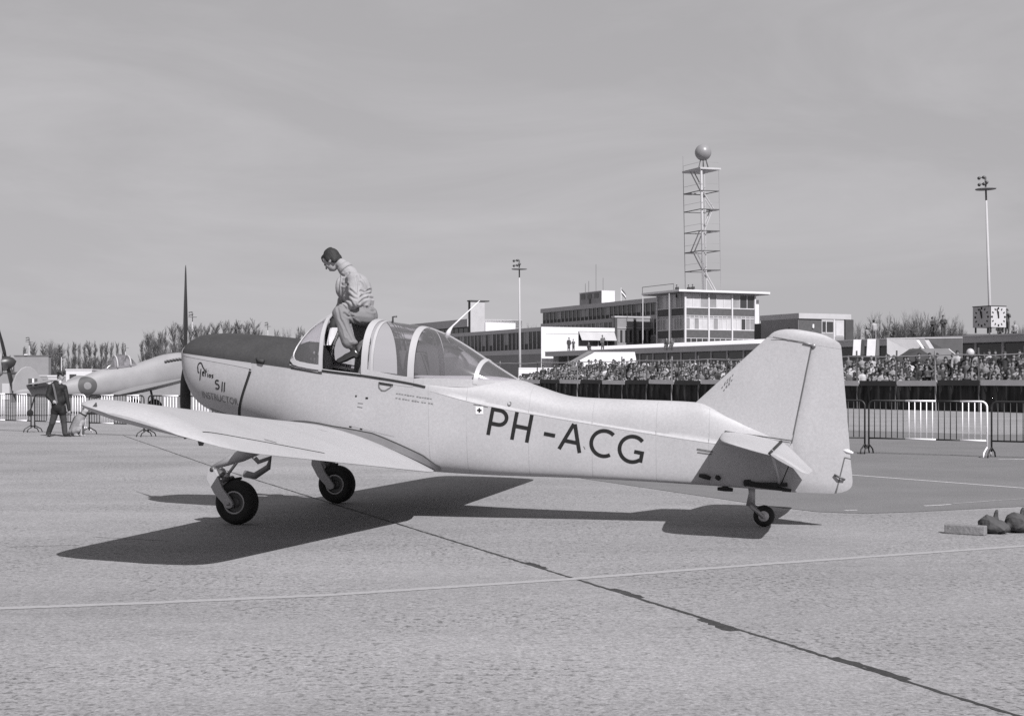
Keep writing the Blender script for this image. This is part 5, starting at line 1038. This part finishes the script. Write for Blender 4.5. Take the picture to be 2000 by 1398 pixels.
lamp_mast(523, 638, 260, 0, 'small far lamp mast behind the dark cowling top', 0, .8); lamp_mast(120, 690, 150, 0, 'thin far lamp mast behind the cap of the uniformed person', 0, .5); lamp_mast(57, 668, 240, 0, 'pale far lamp post above the grey hangar wall', 0, .8); lamp_mast(245, 680, 200, 0, 'short far lamp mast above the fighter canopy', 0, .6)

# ================================================================== FENCE, BANK AND CROWD
F0 = Vector((22.3, 69.0, 0)); FD = Vector((-.506, .863, 0)).normalized(); FN = Vector((FD.y, -FD.x, 0))      # along / away from the camera
if FN.y < 0: FN = -FN
fang = math.atan2(FD.y, FD.x)
def fp(t, back=0.0, z=0.0): q = F0 + FD * t + FN * back; return Vector((q.x, q.y, z))
T0, T1 = -9.0, 47.0
mb = MB(); rows_ = []
for i in range(6): rows_ += [(.6 + i * 1.0, .0 + .24 * i), (.6 + (i + 1) * 1.0, .24 * i)]
prof = rows_ + [(26, 1.2)]
mb.grid([[fp(t, b, z + .005) for b, z in prof] for t in (T0, T1)]); tag(mb.obj('spectator_bank', mat('trampled_grass_bank', .10, .95, .3, 1.5)), kind='structure')
fence = empty('apron_fence', (0, 0, 0), 0, 'tall post and wire fence with dark canvas along the crowd', 'fence')
n = 0; t = T0
while t < T1:
    ln_ = random.uniform(-.10, .10); mb = MB(); mb.tube([fp(t, 0, 0), fp(t + ln_, .02, 2.92 + random.uniform(-.1, .25))], .045, 6); mb.obj('post', M_STEELD if n % 4 else M_BMID, fence)
    t += 2.75; n += 1
mb = MB(); tt = lin(T0, T1, 24); mb.tube([fp(t, 0, 2.78 + .04 * math.sin(t)) for t in tt], .03, 5); mb.obj('top_rail', M_STEEL, fence)
for z in (2.35, 1.95): mb = MB(); mb.tube([fp(t, 0, z) for t in tt], .009, 4); mb.obj('wire', M_STEELD, fence)
mb = MB(); mb.grid([[fp(t, .10 + .05 * math.sin(t * 9) + .03 * math.sin(t * 23.0), z) for t in lin(T0, T1, 420)] for z in (.02, .7, 1.32)]); mb.obj('canvas_screen', mat('black_canvas', .020, .95, .5, 1.2, fine=.85, fscale=3.5, stretch=(1.3, 1.3, .22)), fence, True)
M_PLW = mat('plank_pale', .42, .7, .12, 2); M_PLD = mat('plank_dark', .035, .8, .2, 2); t = T0; k = 0
while t < T1:
    ln_ = 2.72; z = 1.26 + random.uniform(-.03, .03); mb = MB(); c0, c1 = fp(t + .03, -.08, z), fp(t + ln_ - .06, -.08, z + random.uniform(-.03, .03)); th = FN * .04; up = Vector((0, 0, .27))
    mb.add([c0, c1, c1 + up, c0 + up, c0 + th, c1 + th, c1 + th + up, c0 + th + up], [(0, 1, 2, 3), (4, 7, 6, 5), (0, 4, 5, 1), (3, 2, 6, 7), (0, 3, 7, 4), (1, 5, 6, 2)]); mb.obj('plank', M_PLW if k % 2 == 0 else M_PLD, fence); t += ln_; k += 1
# spectators: low variants of one fused body, tone from the object colour
CR = [objcol('spectator_coat'), mat('spectator_legs', .06, .9, .2, 6), mat('spectator_skin', .21, .7, .15, 9), M_HAIR]
def spectator(kind):
    pr = []; h = 1.0
    lean = random.uniform(-.04, .04)
    pr += [('c', (0, 0, .95), (lean, 0, 1.30), .165, .185, 0), ('c', (-.16, 0, 1.38), (.16, 0, 1.38), .085, .085, 0), ('c', (lean, 0, 1.42), (lean, 0, 1.52), .06, .055, 2)]
    pr += [('c', (-.1, 0, .88), (-.11, .02, .08), .10, .07, 1), ('c', (.1, 0, .88), (.11, .0, .08), .10, .07, 1), ('c', (-.11, .02, .05), (-.11, -.14, .05), .05, .045, 3), ('c', (.11, 0, .05), (.11, -.15, .05), .05, .045, 3)]
    arms = {0: ((-.27, -.02, 1.12), (-.27, -.05, .86), (.27, -.02, 1.12), (.27, -.05, .86)), 1: ((-.29, -.05, 1.18), (-.10, -.22, 1.50), (.29, -.05, 1.18), (.10, -.22, 1.50)), 2: ((-.27, -.02, 1.12), (-.12, -.25, 1.12), (.27, -.02, 1.12), (.12, -.25, 1.15)), 3: ((-.27, -.02, 1.12), (-.27, -.05, .86), (.29, -.08, 1.2), (.14, -.2, 1.52))}[kind % 4]
    for s, (e, w_) in ((-1, arms[:2]), (1, arms[2:])): pr += [('c', (s * .2, 0, 1.36), e, .07, .055, 0), ('c', e, w_, .052, .042, 0), ('c', w_, Vector(w_) + Vector((0, -.04, .02)), .042, .035, 2)]
    hx = lean + random.uniform(-.02, .02)
    pr += [('e', (hx, -.01, 1.645), (.085, .10, .125), 2), ('e', (hx, .03, 1.685), (.108, .118, .125), 3 if kind != 5 else 0), ('e', (hx, -.05, 1.735), (.085, .06, .05), 3 if kind != 5 else 0), ('c', (hx, -.09, 1.64), (hx, -.115, 1.615), .015, .02, 2)]
    if kind == 4: pr.append(('e', (hx, .05, 1.58), (.11, .08, .16), 3))
    return fuse('person', pr, .045, CR, 1)
SPEC = [spectator(i % 6) for i in range(9)]
tones = [.025, .035, .05, .075, .11, .15, .21, .29, .40]; words = ['black', 'very dark', 'dark', 'dark grey', 'grey', 'mid grey', 'pale grey', 'pale', 'white']
cand = []
for row in range(6):
    t = T0 + random.uniform(0, .4)
    while t < 46:
        back = .85 + row * 1.0 + random.uniform(-.25, .3); q = fp(t, back); x = 1000 + F_PX * q.x / q.y
        if 985 < x < 2080 and random.random() < .93: cand.append((q.y + row * .5 + (0 if (1000 < x < 1425 or 1640 < x < 2015) else 500), t, back, row, x))
        t += random.uniform(.42, .66)
cand.sort(key=lambda c: c[0]); mass = MB(); mass_m = []
rown = ['front row', 'second row', 'third row', 'fourth row', 'fifth row', 'rearmost row']
for i, (_, t, back, row, x) in enumerate(cand):
    z = .24 * row + .005 + random.uniform(-.1, .12) * (row > 0); ti = random.choices(range(9), (5, 5, 5, 5, 4, 4, 3, 3, 2))[0]; sc = random.uniform(.93, 1.06) if random.random() > .1 else random.uniform(.8, .9)
    rz = fang + PI / 2 * 0 + random.uniform(-.5, .5) - PI * .5 + .62
    rz = math.atan2(-(fp(t, back).y), -(fp(t, back).x)) + PI / 2 + random.uniform(-.6, .6)
    if i < 300:
        o = place_mesh(random.choice(SPEC), 'person', fp(t, back, z), rz, None, f'spectator in {words[ti]} coat in the packed crowd, {rown[row]} {"left" if x < 1500 else "right"} of the fin', 'person', 'spectators behind the fence', tones[ti] * random.uniform(.9, 1.1), sc)
    else:
        mass_m.append((random.choice(SPEC), Matrix.Translation(fp(t, back, z)) @ Matrix.Rotation(rz, 4, 'Z') @ Matrix.Scale(sc, 4), ti))
if mass_m:
    b = bmesh.new(); gm = [mat('crowd_coat_%d' % i, tv, .9, .15, 8) for i, tv in enumerate(tones)]; base = len(gm)
    for me_, mx_, ti in mass_m:
        tmp = me_.copy(); tmp.transform(mx_); n0_ = len(b.faces); b.from_mesh(tmp); b.faces.ensure_lookup_table()
        for f in b.faces[n0_:]: f.material_index = ti if f.material_index == 0 else base + f.material_index - 1
        bpy.data.meshes.remove(tmp)
    me_ = bpy.data.meshes.new('crowd'); b.to_mesh(me_); b.free()
    for m in gm + CR[1:]: me_.materials.append(m)
    o = bpy.data.objects.new('crowd', me_); COL.objects.link(o); tag(o, 'rear mass of spectators in the packed crowd', 'crowd', kind='stuff')
# people on the roofs
def roof_person(x, yfeet, ytop, d, tone, label, kind=0, rz=0.0):
    q = P(x, yfeet, d); h = (yfeet - ytop) / F_PX * d; place_mesh(SPEC[kind], 'person', q, rz, None, label, 'person', 'people on the roofs', tone, h / 1.79)
ROOFZ = 5.17
def on_roof(x, row=1.0):
    # distance at which the sight line over column x meets the roof strip 'row' metres behind its edge
    tx = (x - 1000) / F_PX; o2 = Eo + EN * row; t_ = (o2.x - tx * o2.y) / (tx * EE.y - EE.x); return o2 + EE * t_
def rp(x, ht, tone, label, kind=0, row=1.0, rz=0.0): q = on_roof(x, row); place_mesh(SPEC[kind], 'person', (q.x, q.y, ROOFZ), rz, None, label, 'person', 'people on the roofs', tone, ht / 1.79)
rp(1111, 1.8, .04, 'person in black standing on the roof before the white wall, left of a pair', 0, 1, .3); rp(1120, 1.55, .09, 'shorter dark-coated person of the pair on the roof before the white wall', 2, 1, -.4); rp(1177, 1.85, .10, 'person standing alone on the roof in front of the awning', 3, 1.2, .2)
rp(1707, 1.85, .30, 'person in pale jacket standing with back turned on the roof right of the fin', 0, 2, PI); rp(1822, 1.75, .03, 'person in black on the roof, left of two near the bare trees', 2, 1, .5); rp(1843, 1.85, .04, 'person in black on the roof, right of two near the bare trees', 2, 1, -.3); rp(1967, 2.0, .06, 'dark figure standing on the roof right of the square clock', 3, .2, -.8)
rp(1748, .95, .03, 'small dark figure on the roof behind the billboard, right of two', 0, 2.5, 2.9); rp(1732, .95, .03, 'small dark figure on the roof behind the billboard, left of two', 0, 2.5, 3.3); rp(1693, 1.3, .2, 'grey figure on the roof behind the person in pale jacket', 0, 4, 2.9)
def seated(x, tone, label, row=.3, rz=0.0, legs_down=True):
    pr = [('c', (0, .05, .14), (0, 0, .52), .165, .17, 0), ('c', (-.15, 0, .6), (.15, 0, .6), .08, .08, 0), ('c', (0, 0, .66), (0, -.01, .74), .055, .055, 2), ('e', (0, -.02, .85), (.085, .1, .12), 2), ('e', (0, .02, .885), (.092, .1, .11), 3)]
    for s in (-1, 1): pr += [('c', (s * .1, 0, .1), (s * .12, -.42, .12), .09, .075, 1), ('c', (s * .12, -.42, .12), (s * .12, -.47, -.32 if legs_down else .05), .07, .055, 1), ('c', (s * .19, 0, .58), (s * .25, -.1, .32), .065, .055, 0), ('c', (s * .25, -.1, .32), (s * .14, -.33, .24), .05, .04, 0)]
    q = on_roof(x, row); place_mesh(fuse('person', pr, .04, CR, 1), 'person', (q.x, q.y, ROOFZ), rz, None, label, 'person', 'people on the roofs', tone)
seated(1150, .03, 'person crouching at the roof edge between two standing figures', .2, .3, False); seated(1302, .04, 'person sitting on the roof edge below the control tower with legs dangling, left one', -.45, -.4); seated(1312, .09, 'person sitting on the roof edge below the control tower, right one', -.4, -.4); seated(1952, .03, 'dark seated person under the right clock face', -.2, -.3, False); seated(1982, .25, 'pale-legged person sitting on the roof at the far right', -.2, -.6, False)
for x, z_, lb in ((1345, 0, 'head and shoulders of a person looking over the tower roof, left one'), (1353, .1, 'head and shoulders of a person looking over the tower roof, right one'), (1322, 0, 'small person kneeling by the rail on the tower roof')):
    q = P(x, 560, 182); place_mesh(SPEC[1], 'person', (q.x, q.y, 12.98 - .9 + z_ * .5), .4, None, lb, 'person', 'people on the roofs', .03, .95)

# ------------------------------------------------------------------ tents, billboard, banners behind the crowd
def panel3(name, pts, th, m, par, dirv=None):
    pts = [Vector(p) for p in pts]; nn = (pts[1] - pts[0]).cross(pts[2] - pts[0]).normalized() * th; k = len(pts)
    return MB().add([tuple(p) for p in pts] + [tuple(p + nn) for p in pts], [tuple(range(k)), tuple(range(2 * k - 1, k - 1, -1))] + [(i, (i + 1) % k, (i + 1) % k + k, i + k) for i in range(k)]).obj(name, m, par)
def near(x, y, d): return P(x, y, d)
M_TENT = mat('white_canvas', .55, .8, .08, 1.5, bump=.3, bscale=4); M_TENTD = mat('dark_canvas', .05, .85, .2, 1.5); M_TENTG = mat('grey_canvas', .13, .85, .12, 1.5)
bb = empty('billboard', (0, 0, 0), 0, 'large white and grey billboard with diagonal stripes on the right', 'billboard'); DB = 108
panel3('white_panel', [near(1733, 703, DB), near(1810, 702, DB - 1.5), near(1790, 662, DB - 1.2), near(1733, 662, DB)], .1, M_TENT, bb); panel3('stripe', [near(1811, 702, DB - 1.5), near(1836, 701, DB - 2), near(1806, 661.5, DB - 1.5), near(1791, 662, DB - 1.2)], .1, M_BGR, bb); panel3('grey_panel', [near(1837, 701, DB - 2), near(1880, 700, DB - 3), near(1880, 661, DB - 3), near(1807, 661.5, DB - 1.5)], .1, M_TENTG, bb)
panel3('white_stripe', [near(1829, 701.5, DB - 2.2), near(1838, 701, DB - 2.3), near(1814, 664, DB - 2), near(1806, 664, DB - 1.9)], .06, M_TENT, bb); panel3('white_stripe', [near(1814, 701.5, DB - 2.0), near(1819, 701, DB - 2.1), near(1795, 664, DB - 1.7), near(1790, 664, DB - 1.7)], .06, M_TENT, bb); panel3('top_edge', [near(1732, 662, DB - .02), near(1880, 660, DB - 3.02), near(1880, 658, DB - 3.02), near(1732, 660, DB - .02)], .06, M_TENT, bb)
for x in (1740, 1805, 1870): mb = MB(); a = near(x, 700, DB + .3); mb.tube([(a.x, a.y, 0), (a.x, a.y, 4.4)], .08, 6); mb.obj('post', M_STEELD, bb)
tn = empty('dark_tent', (0, 0, 0), 0, 'dark canopy tent with sagging roof in front of the billboard', 'tent'); q = near(1797, 705, 90); mb = MB(); rows = []
for i in range(13):
    s = -1 + 2 * i / 12; zt = 2.75 + .82 * (1 - abs(s)) ** 1.6; rows.append([(q.x + 1.75 * s, q.y + dy, zt - (0 if dy else .02)) for dy in (0, 1.2, 2.4)])
mb.grid(rows); mb.obj('roof', M_TENTD, tn, True); mb = MB(); mb.fan([r[0] for r in rows]); mb.obj('gable', M_TENTD, tn)
for sx in (-1.7, 0, 1.7): mb = MB(); mb.tube([(q.x + sx, q.y, 0), (q.x + sx, q.y, 2.8)], .04, 5); mb.obj('pole', M_STEELD, tn)
tg = empty('grey_tent', (0, 0, 0), 0, 'pale grey tent roof right of the dark canopy tent', 'tent'); q = near(1838, 704, 93)
panel3('roof', [(q.x - 1.2, q.y, 2.85), (q.x + 1.35, q.y, 2.85), (q.x + .9, q.y + 1.5, 3.6), (q.x - 1.2, q.y + 1.5, 3.6)], .05, M_TENTG, tg); panel3('roof_end', [(q.x + 1.36, q.y, 2.85), (q.x + 1.5, q.y + 3, 2.85), (q.x + .95, q.y + 1.5, 3.62)], .05, M_TENT, tg)
for sx in (-1.1, 1.3): mb = MB(); mb.tube([(q.x + sx, q.y + .05, 0), (q.x + sx, q.y + .05, 2.85)], .04, 5); mb.obj('pole', M_STEELD, tg)
for x0, x1, y0, y1, lb in ((1667, 1682, 663, 694, 'narrow white banner hanging just right of the rudder'), (1694, 1711, 662, 695, 'white banner with dark stripes hanging left of the billboard')):
    bn = empty('banner', (0, 0, 0), 0, lb, 'banner', 'white banners'); dd = 112; panel3('cloth', [near(x0 - 2, y1, dd), near(x1 - 2, y1, dd), near(x1, y0, dd), near(x0, y0, dd)], .04, M_TENT, bn); panel3('dark_edge', [near(x1 - 1, y1, dd), near(x1 + 6, y1 - 1, dd), near(x1 + 6, y0 + 2, dd), near(x1 + 1, y0, dd)], .05, M_TENTD if x0 < 1690 else M_TENTG, bn)
    a = near(x1, y0, dd); mb = MB(); mb.tube([(a.x, a.y + .1, 0), (a.x, a.y + .1, a.z + .7)], .05, 5); mb.obj('pole', M_STEEL, bn)
wt = empty('white_marquee', (0, 0, 0), 0, 'white sloping marquee roof behind the crowd below the terminal wing', 'tent'); dd = 128
panel3('roof', [near(1098, 722, dd), near(1246, 722, dd - 3), near(1240, 689, dd + 2), near(1160, 689, dd + 3)], .08, M_TENT, wt); panel3('edge', [near(1088, 722, dd - .2), near(1097, 722, dd - .2), near(1160, 688, dd + 2.8), near(1148, 688, dd + 2.8)], .12, M_TENTG, wt)
for x in (1110, 1180, 1240): a = near(x, 720, dd); mb = MB(); mb.tube([(a.x, a.y + .4, 0), (a.x, a.y + .4, 2.4)], .06, 5); mb.obj('pole', M_STEELD, wt)
for px, wd, d_, lb in ((1012, 5.2, 118, 'white van roof showing above the crowd beside the floodlight mast'), (1262, 2.6, 112, 'white van roof showing above the crowd right of the marquee')):
    q = near(px, HZ, d_); vn = empty('white_van', (q.x, q.y, 0), 0, lb, 'van', 'vans behind the crowd'); bx('body', vn, M_BWH, 0, wd, 0, 1.9, .35, 2.55 if px < 1100 else 2.4); bx('window', vn, M_PANE, .3, wd - .3, -.02, 0, 1.55, 2.05)
    for x in (.7, wd - .7): mb = MB(); mb.lathe([(0, -.1), (.3, -.1), (.34, 0), (.3, .1), (0, .1)], (x, .1, .34), (0, 1, 0), 14); mb.obj('wheel', M_TYRE, vn, True)
    q2 = None
# balloons held over the crowd
for x, y, d_, r_, tone, lb in ((1895, 689, 76, .24, .40, 'pale round balloon above the crowd near the right edge'), (1893, 0, 0, 0, 0, None), (1994, 702, 74, .2, .45, 'white balloon above the crowd at the right edge'), (1793, 0, 0, 0, 0, None)):
    if lb: q = near(x, y, d_); mb = MB(); ellipsoid(mb, (0, 0, 0), (r_ * .92, r_ * .92, r_), None, 14); mb.tube([(0, 0, -r_), (.02, .03, -r_ - 1.0)], .006, 4); o = mb.obj('balloon', mat('balloon_%d' % x, tone, .35, .05), None, True); o.location = q; tag(o, lb, 'balloon', 'balloons')

# ================================================================== TREES (bare in early spring)
M_TWIG = mat('bare_twigs', .10, .95, .25, .6); M_BARK = mat('bark', .06, .95, .3, 2)
def twig(V, Fc, p, q, r0, r1):
    d = (q - p); a = d.orthogonal().normalized(); b = d.normalized().cross(a); o = len(V)
    for c, r in ((p, r0), (q, r1)):
        for k in range(3): V.append(tuple(c + (a * math.cos(k * 2.094) + b * math.sin(k * 2.094)) * r))
    for k in range(3): Fc.append((o + k, o + (k + 1) % 3, o + 3 + (k + 1) % 3, o + 3 + k))
def grow(V, Fc, p, d, ln, r, lvl, spread, upb, nb):
    q = p + d * ln; twig(V, Fc, p, q, r, r * .55)
    if lvl == 0: return
    for k in range(nb):
        t = random.uniform(.25, 1.0); s = p.lerp(q, t); nd = (d + Vector((random.gauss(0, spread), random.gauss(0, spread), random.gauss(0, spread * .6) + upb))).normalized()
        grow(V, Fc, s, nd, ln * random.uniform(.45, .72), max(r * .55, .013), lvl - 1, spread, upb, nb)
def tree_mesh(kind):
    tv, tf, cv, cf = [], [], [], []; H_ = 1.0
    if kind == 'poplar':
        h = 12.0; wob = [Vector((random.uniform(-.15, .15), random.uniform(-.15, .15), h * t)) for t in (0, .3, .6, .95)]; wob[0].x = wob[0].y = 0
        for i in range(3): twig(tv, tf, wob[i], wob[i + 1], .22 * (1 - .28 * i), .22 * (1 - .28 * (i + 1)))
        for k in range(75):
            t = random.uniform(.12, .97); z = t * h; i = min(2, int(t / .34)); s = wob[i].lerp(wob[i + 1], (t - (0, .3, .6)[i]) / .34); a = random.uniform(0, 2 * PI); out = random.uniform(.2, .5)
            grow(cv, cf, s, Vector((math.cos(a) * out, math.sin(a) * out, 1)).normalized(), random.uniform(1.3, 2.6) * (1.15 - .6 * t), .03, 2, .20, .09, 6)
    else:
        h = 9.0; tr = Vector((0, 0, h * .28)); twig(tv, tf, Vector((0, 0, 0)), tr, .30, .24)
        for k in range(9 if kind == 'round' else 7):
            a = 2 * PI * k / 8 + random.uniform(-.3, .3); out = random.uniform(.25, .95); d = Vector((math.cos(a) * out, math.sin(a) * out, 1)).normalized(); ln = h * random.uniform(.28, .38); twig(tv, tf, tr, tr + d * ln, .13, .06)
            for j in range(9): grow(cv, cf, tr + d * ln * random.uniform(.3, 1), (d + Vector((random.gauss(0, .45), random.gauss(0, .45), random.gauss(.1, .3)))).normalized(), h * random.uniform(.12, .22), .035, 2, .42, .08, 5)
    out = []
    for nm_, V, Fc, m in (('trunk', tv, tf, M_BARK), ('crown', cv, cf, M_TWIG)):
        me_ = bpy.data.meshes.new(nm_); me_.from_pydata(V, [], Fc); me_.materials.append(m); out.append(me_)
    return out
POP = [tree_mesh('poplar') for _ in range(4)]; RND = [tree_mesh('round') for _ in range(4)]
def tree(px, ytop, d, kind, wscale, label, group):
    q = P(px, ytop, d); r = empty('poplar_tree' if kind == 'p' else 'bare_tree', (q.x, q.y, 0), random.uniform(0, 6), label, 'tree', group); tm = random.choice(POP if kind == 'p' else RND); hz_ = q.z / max(v_.co.z for v_ in tm[1].vertices); wscale *= .85 if kind == 'p' else .62
    for me_, nm_ in zip(tm, ('trunk', 'crown')): o = share(me_, nm_, r); o.scale = (hz_ * wscale, hz_ * wscale, hz_)
ORD = ['', 'first', 'second', 'third', 'fourth', 'fifth', 'sixth', 'seventh', 'eighth', 'ninth', 'tenth', 'eleventh', 'twelfth', 'thirteenth', 'fourteenth', 'fifteenth']; zc_ = {}
left = [(48, 674, 'p', 1.0), (64, 664, 'p', 1.5), (84, 667, 'p', 1.6), (98, 668, 'p', 1.1), (107, 660, 'r', .9), (118, 668, 'p', 1.2), (133, 667, 'p', .8), (145, 665, 'p', 1.1), (155, 668, 'p', .8), (165, 667, 'p', 1.0), (174, 663, 'p', 1.1), (186, 664, 'p', 1.2), (199, 668, 'p', 1.3), (208, 665, 'p', 1.0), (218, 665, 'p', .8), (229, 665, 'p', .8), (241, 666, 'p', .8),
        (277, 660, 'p', 1.0), (291, 646, 'p', 1.4), (303, 640, 'r', .8), (314, 642, 'p', 1.2), (323, 636, 'p', 1.1), (341, 625, 'p', 1.5), (353, 628, 'p', 1.3), (371, 630, 'p', 1.1), (385, 629, 'p', 1.3), (394, 629, 'p', .9), (404, 630, 'p', 1.3), (421, 625, 'p', 1.6), (437, 624, 'p', 1.1), (447, 622, 'p', 1.2), (464, 623, 'p', 1.6), (482, 624, 'p', 1.5), (498, 619, 'p', 1.7), (509, 634, 'r', .6), (541, 640, 'p', .9), (554, 636, 'r', .55), (583, 634, 'p', 1.0), (594, 640, 'p', 1.0)]
for i, (x, y, k_, ws) in enumerate(left):
    d_ = 290 + 12 * math.sin(i * 2.3) if x < 260 else 225 + 10 * math.sin(i * 1.7); where = 'above the hangar wall' if x < 100 else ('above the fighter tail' if x < 260 else ('around the raised propeller blades' if x < 380 else ('above the dark cowling' if x < 515 else 'left of the windscreen')))
    zc_[where] = zc_.get(where, 0) + 1; tree(x, y, d_, k_, ws, f'bare {"narrow" if ws < 1 else ("broad" if ws > 1.25 else "slender")} {"poplar" if k_ == "p" else "spreading tree"}, {ORD[zc_[where]]} from the left of those {where}', 'far tree row on the left')
for x, y, ws, lb in ((1668, 622, .7, 'bare tree close to the right edge of the brick block'), (1728, 606, 1.0, 'bare upright tree behind the person in pale jacket'), (1768, 604, .75, 'bare pollarded tree left of the broad one'), (1803, 597, .95, 'broad bare tree left of the two figures in black'), (1846, 610, .9, 'bare tree right of the two figures in black'), (1866, 622, .6, 'small bare tree left of the clock'), (1996, 628, .7, 'bare tree at the right edge beyond the clock'), (1030, 628, .6, 'bare bush behind the floodlight mast and terminal wing'), (1005, 630, .5, 'bare bush left of the floodlight mast')):
    tree(x, y, 215 if x > 1100 else 255, 'r', ws, lb, 'bare trees on the right')
# dense scrub under the tree row
V, Fc = [], []
for k in range(3600):
    px = random.uniform(20, 600); d_ = random.uniform(255, 300) if px < 270 else random.uniform(235, 260); q = P(px, HZ, d_); zt = (5.6 if px < 250 else 4.4) * random.uniform(.45, 1.05) * (1 if not 255 < px < 280 else .6); p_ = Vector((q.x, q.y, random.uniform(0, zt * .6)))
    twig(V, Fc, p_, p_ + Vector((random.gauss(0, .35), random.gauss(0, .3), random.uniform(.8, 2.4))), random.uniform(.05, .13), .02)
me_ = bpy.data.meshes.new('scrub'); me_.from_pydata(V, [], Fc); me_.materials.append(M_BARK); o = bpy.data.objects.new('scrub', me_); COL.objects.link(o); tag(o, 'dark scrub along the foot of the far tree row', 'scrub', kind='stuff')

# ================================================================== WEIGHTS AND TIMBER ON THE APRON
M_WOOD = mat('weathered_timber', .17, .85, .18, 6, bump=.4, bscale=30, fine=.1, fscale=40); M_BAG = mat('weight_canvas', .055, .8, .2, 8, bump=.4, bscale=25)
q = gnd(1887, 1043); tb = empty('timber_chock', (q.x, q.y, 0), D(-33), 'squared timber chock lying on the concrete at the right', 'chock'); mb = MB(); mb.box(-.21, .20, -.055, .055, 0, .098); o = mb.obj('beam', M_WOOD, tb); bv = o.modifiers.new('bevel', 'BEVEL'); bv.width = .01; bv.segments = 2
mb = MB(); mb.tube([(-.15, -.05, .055), (-.15, -.056, .055)], .01, 8); mb.obj('nail', M_STEEL, tb)
def weight(x, y, r_, label, rz):
    q = gnd(x, y); t_ = empty('sandbag', (q.x, q.y + r_ * .6, 0), rz, label, 'sandbag', 'ballast sandbags on the apron'); pr = [('e', (0, 0, r_ * .5), (r_ * 1.15, r_ * .95, r_ * .55), 0), ('e', (r_ * .5, r_ * .1, r_ * .72), (r_ * .5, r_ * .6, r_ * .35), 0), ('e', (-r_ * .45, 0, r_ * .75), (r_ * .75, r_ * .8, r_ * .62), 0), ('c', (-r_ * .6, 0, r_ * .75), (-r_ * 1.35, .02, r_ * .35), r_ * .42, r_ * .2, 0), ('e', (-r_ * 1.75, .05, r_ * .38), (r_ * .34, r_ * .3, r_ * .3), 0), ('e', (r_ * .4, -r_ * .2, r_ * .4), (r_ * .8, r_ * .8, r_ * .4), 0)]
    o = bpy.data.objects.new('bag', fuse('bag', pr, .010, [M_BAG], 2, None, .012)); COL.objects.link(o); o.parent = t_
    for dx_, hh in ((r_ * .12, .12), ):
        mb = MB(); mb.grid([[(dx_ + .035 * k_ + .004 * j_, .012 * math.sin(j_ + k_ * 2), r_ * .95 + hh * j_ / 4 * (1 - .12 * abs(k_))) for k_ in (-1 + .16 * j_, 0, 1 - .16 * j_)] for j_ in range(5)]); e_ = mb.obj('ear', M_BAG, t_, True); sm2 = e_.modifiers.new('t', 'SOLIDIFY'); sm2.thickness = .022
weight(1946, 1043, .135, 'dark ballast sandbag next to the timber chock', .1); weight(1999, 1041, .15, 'dark ballast sandbag cut by the right edge of the photo', .5)
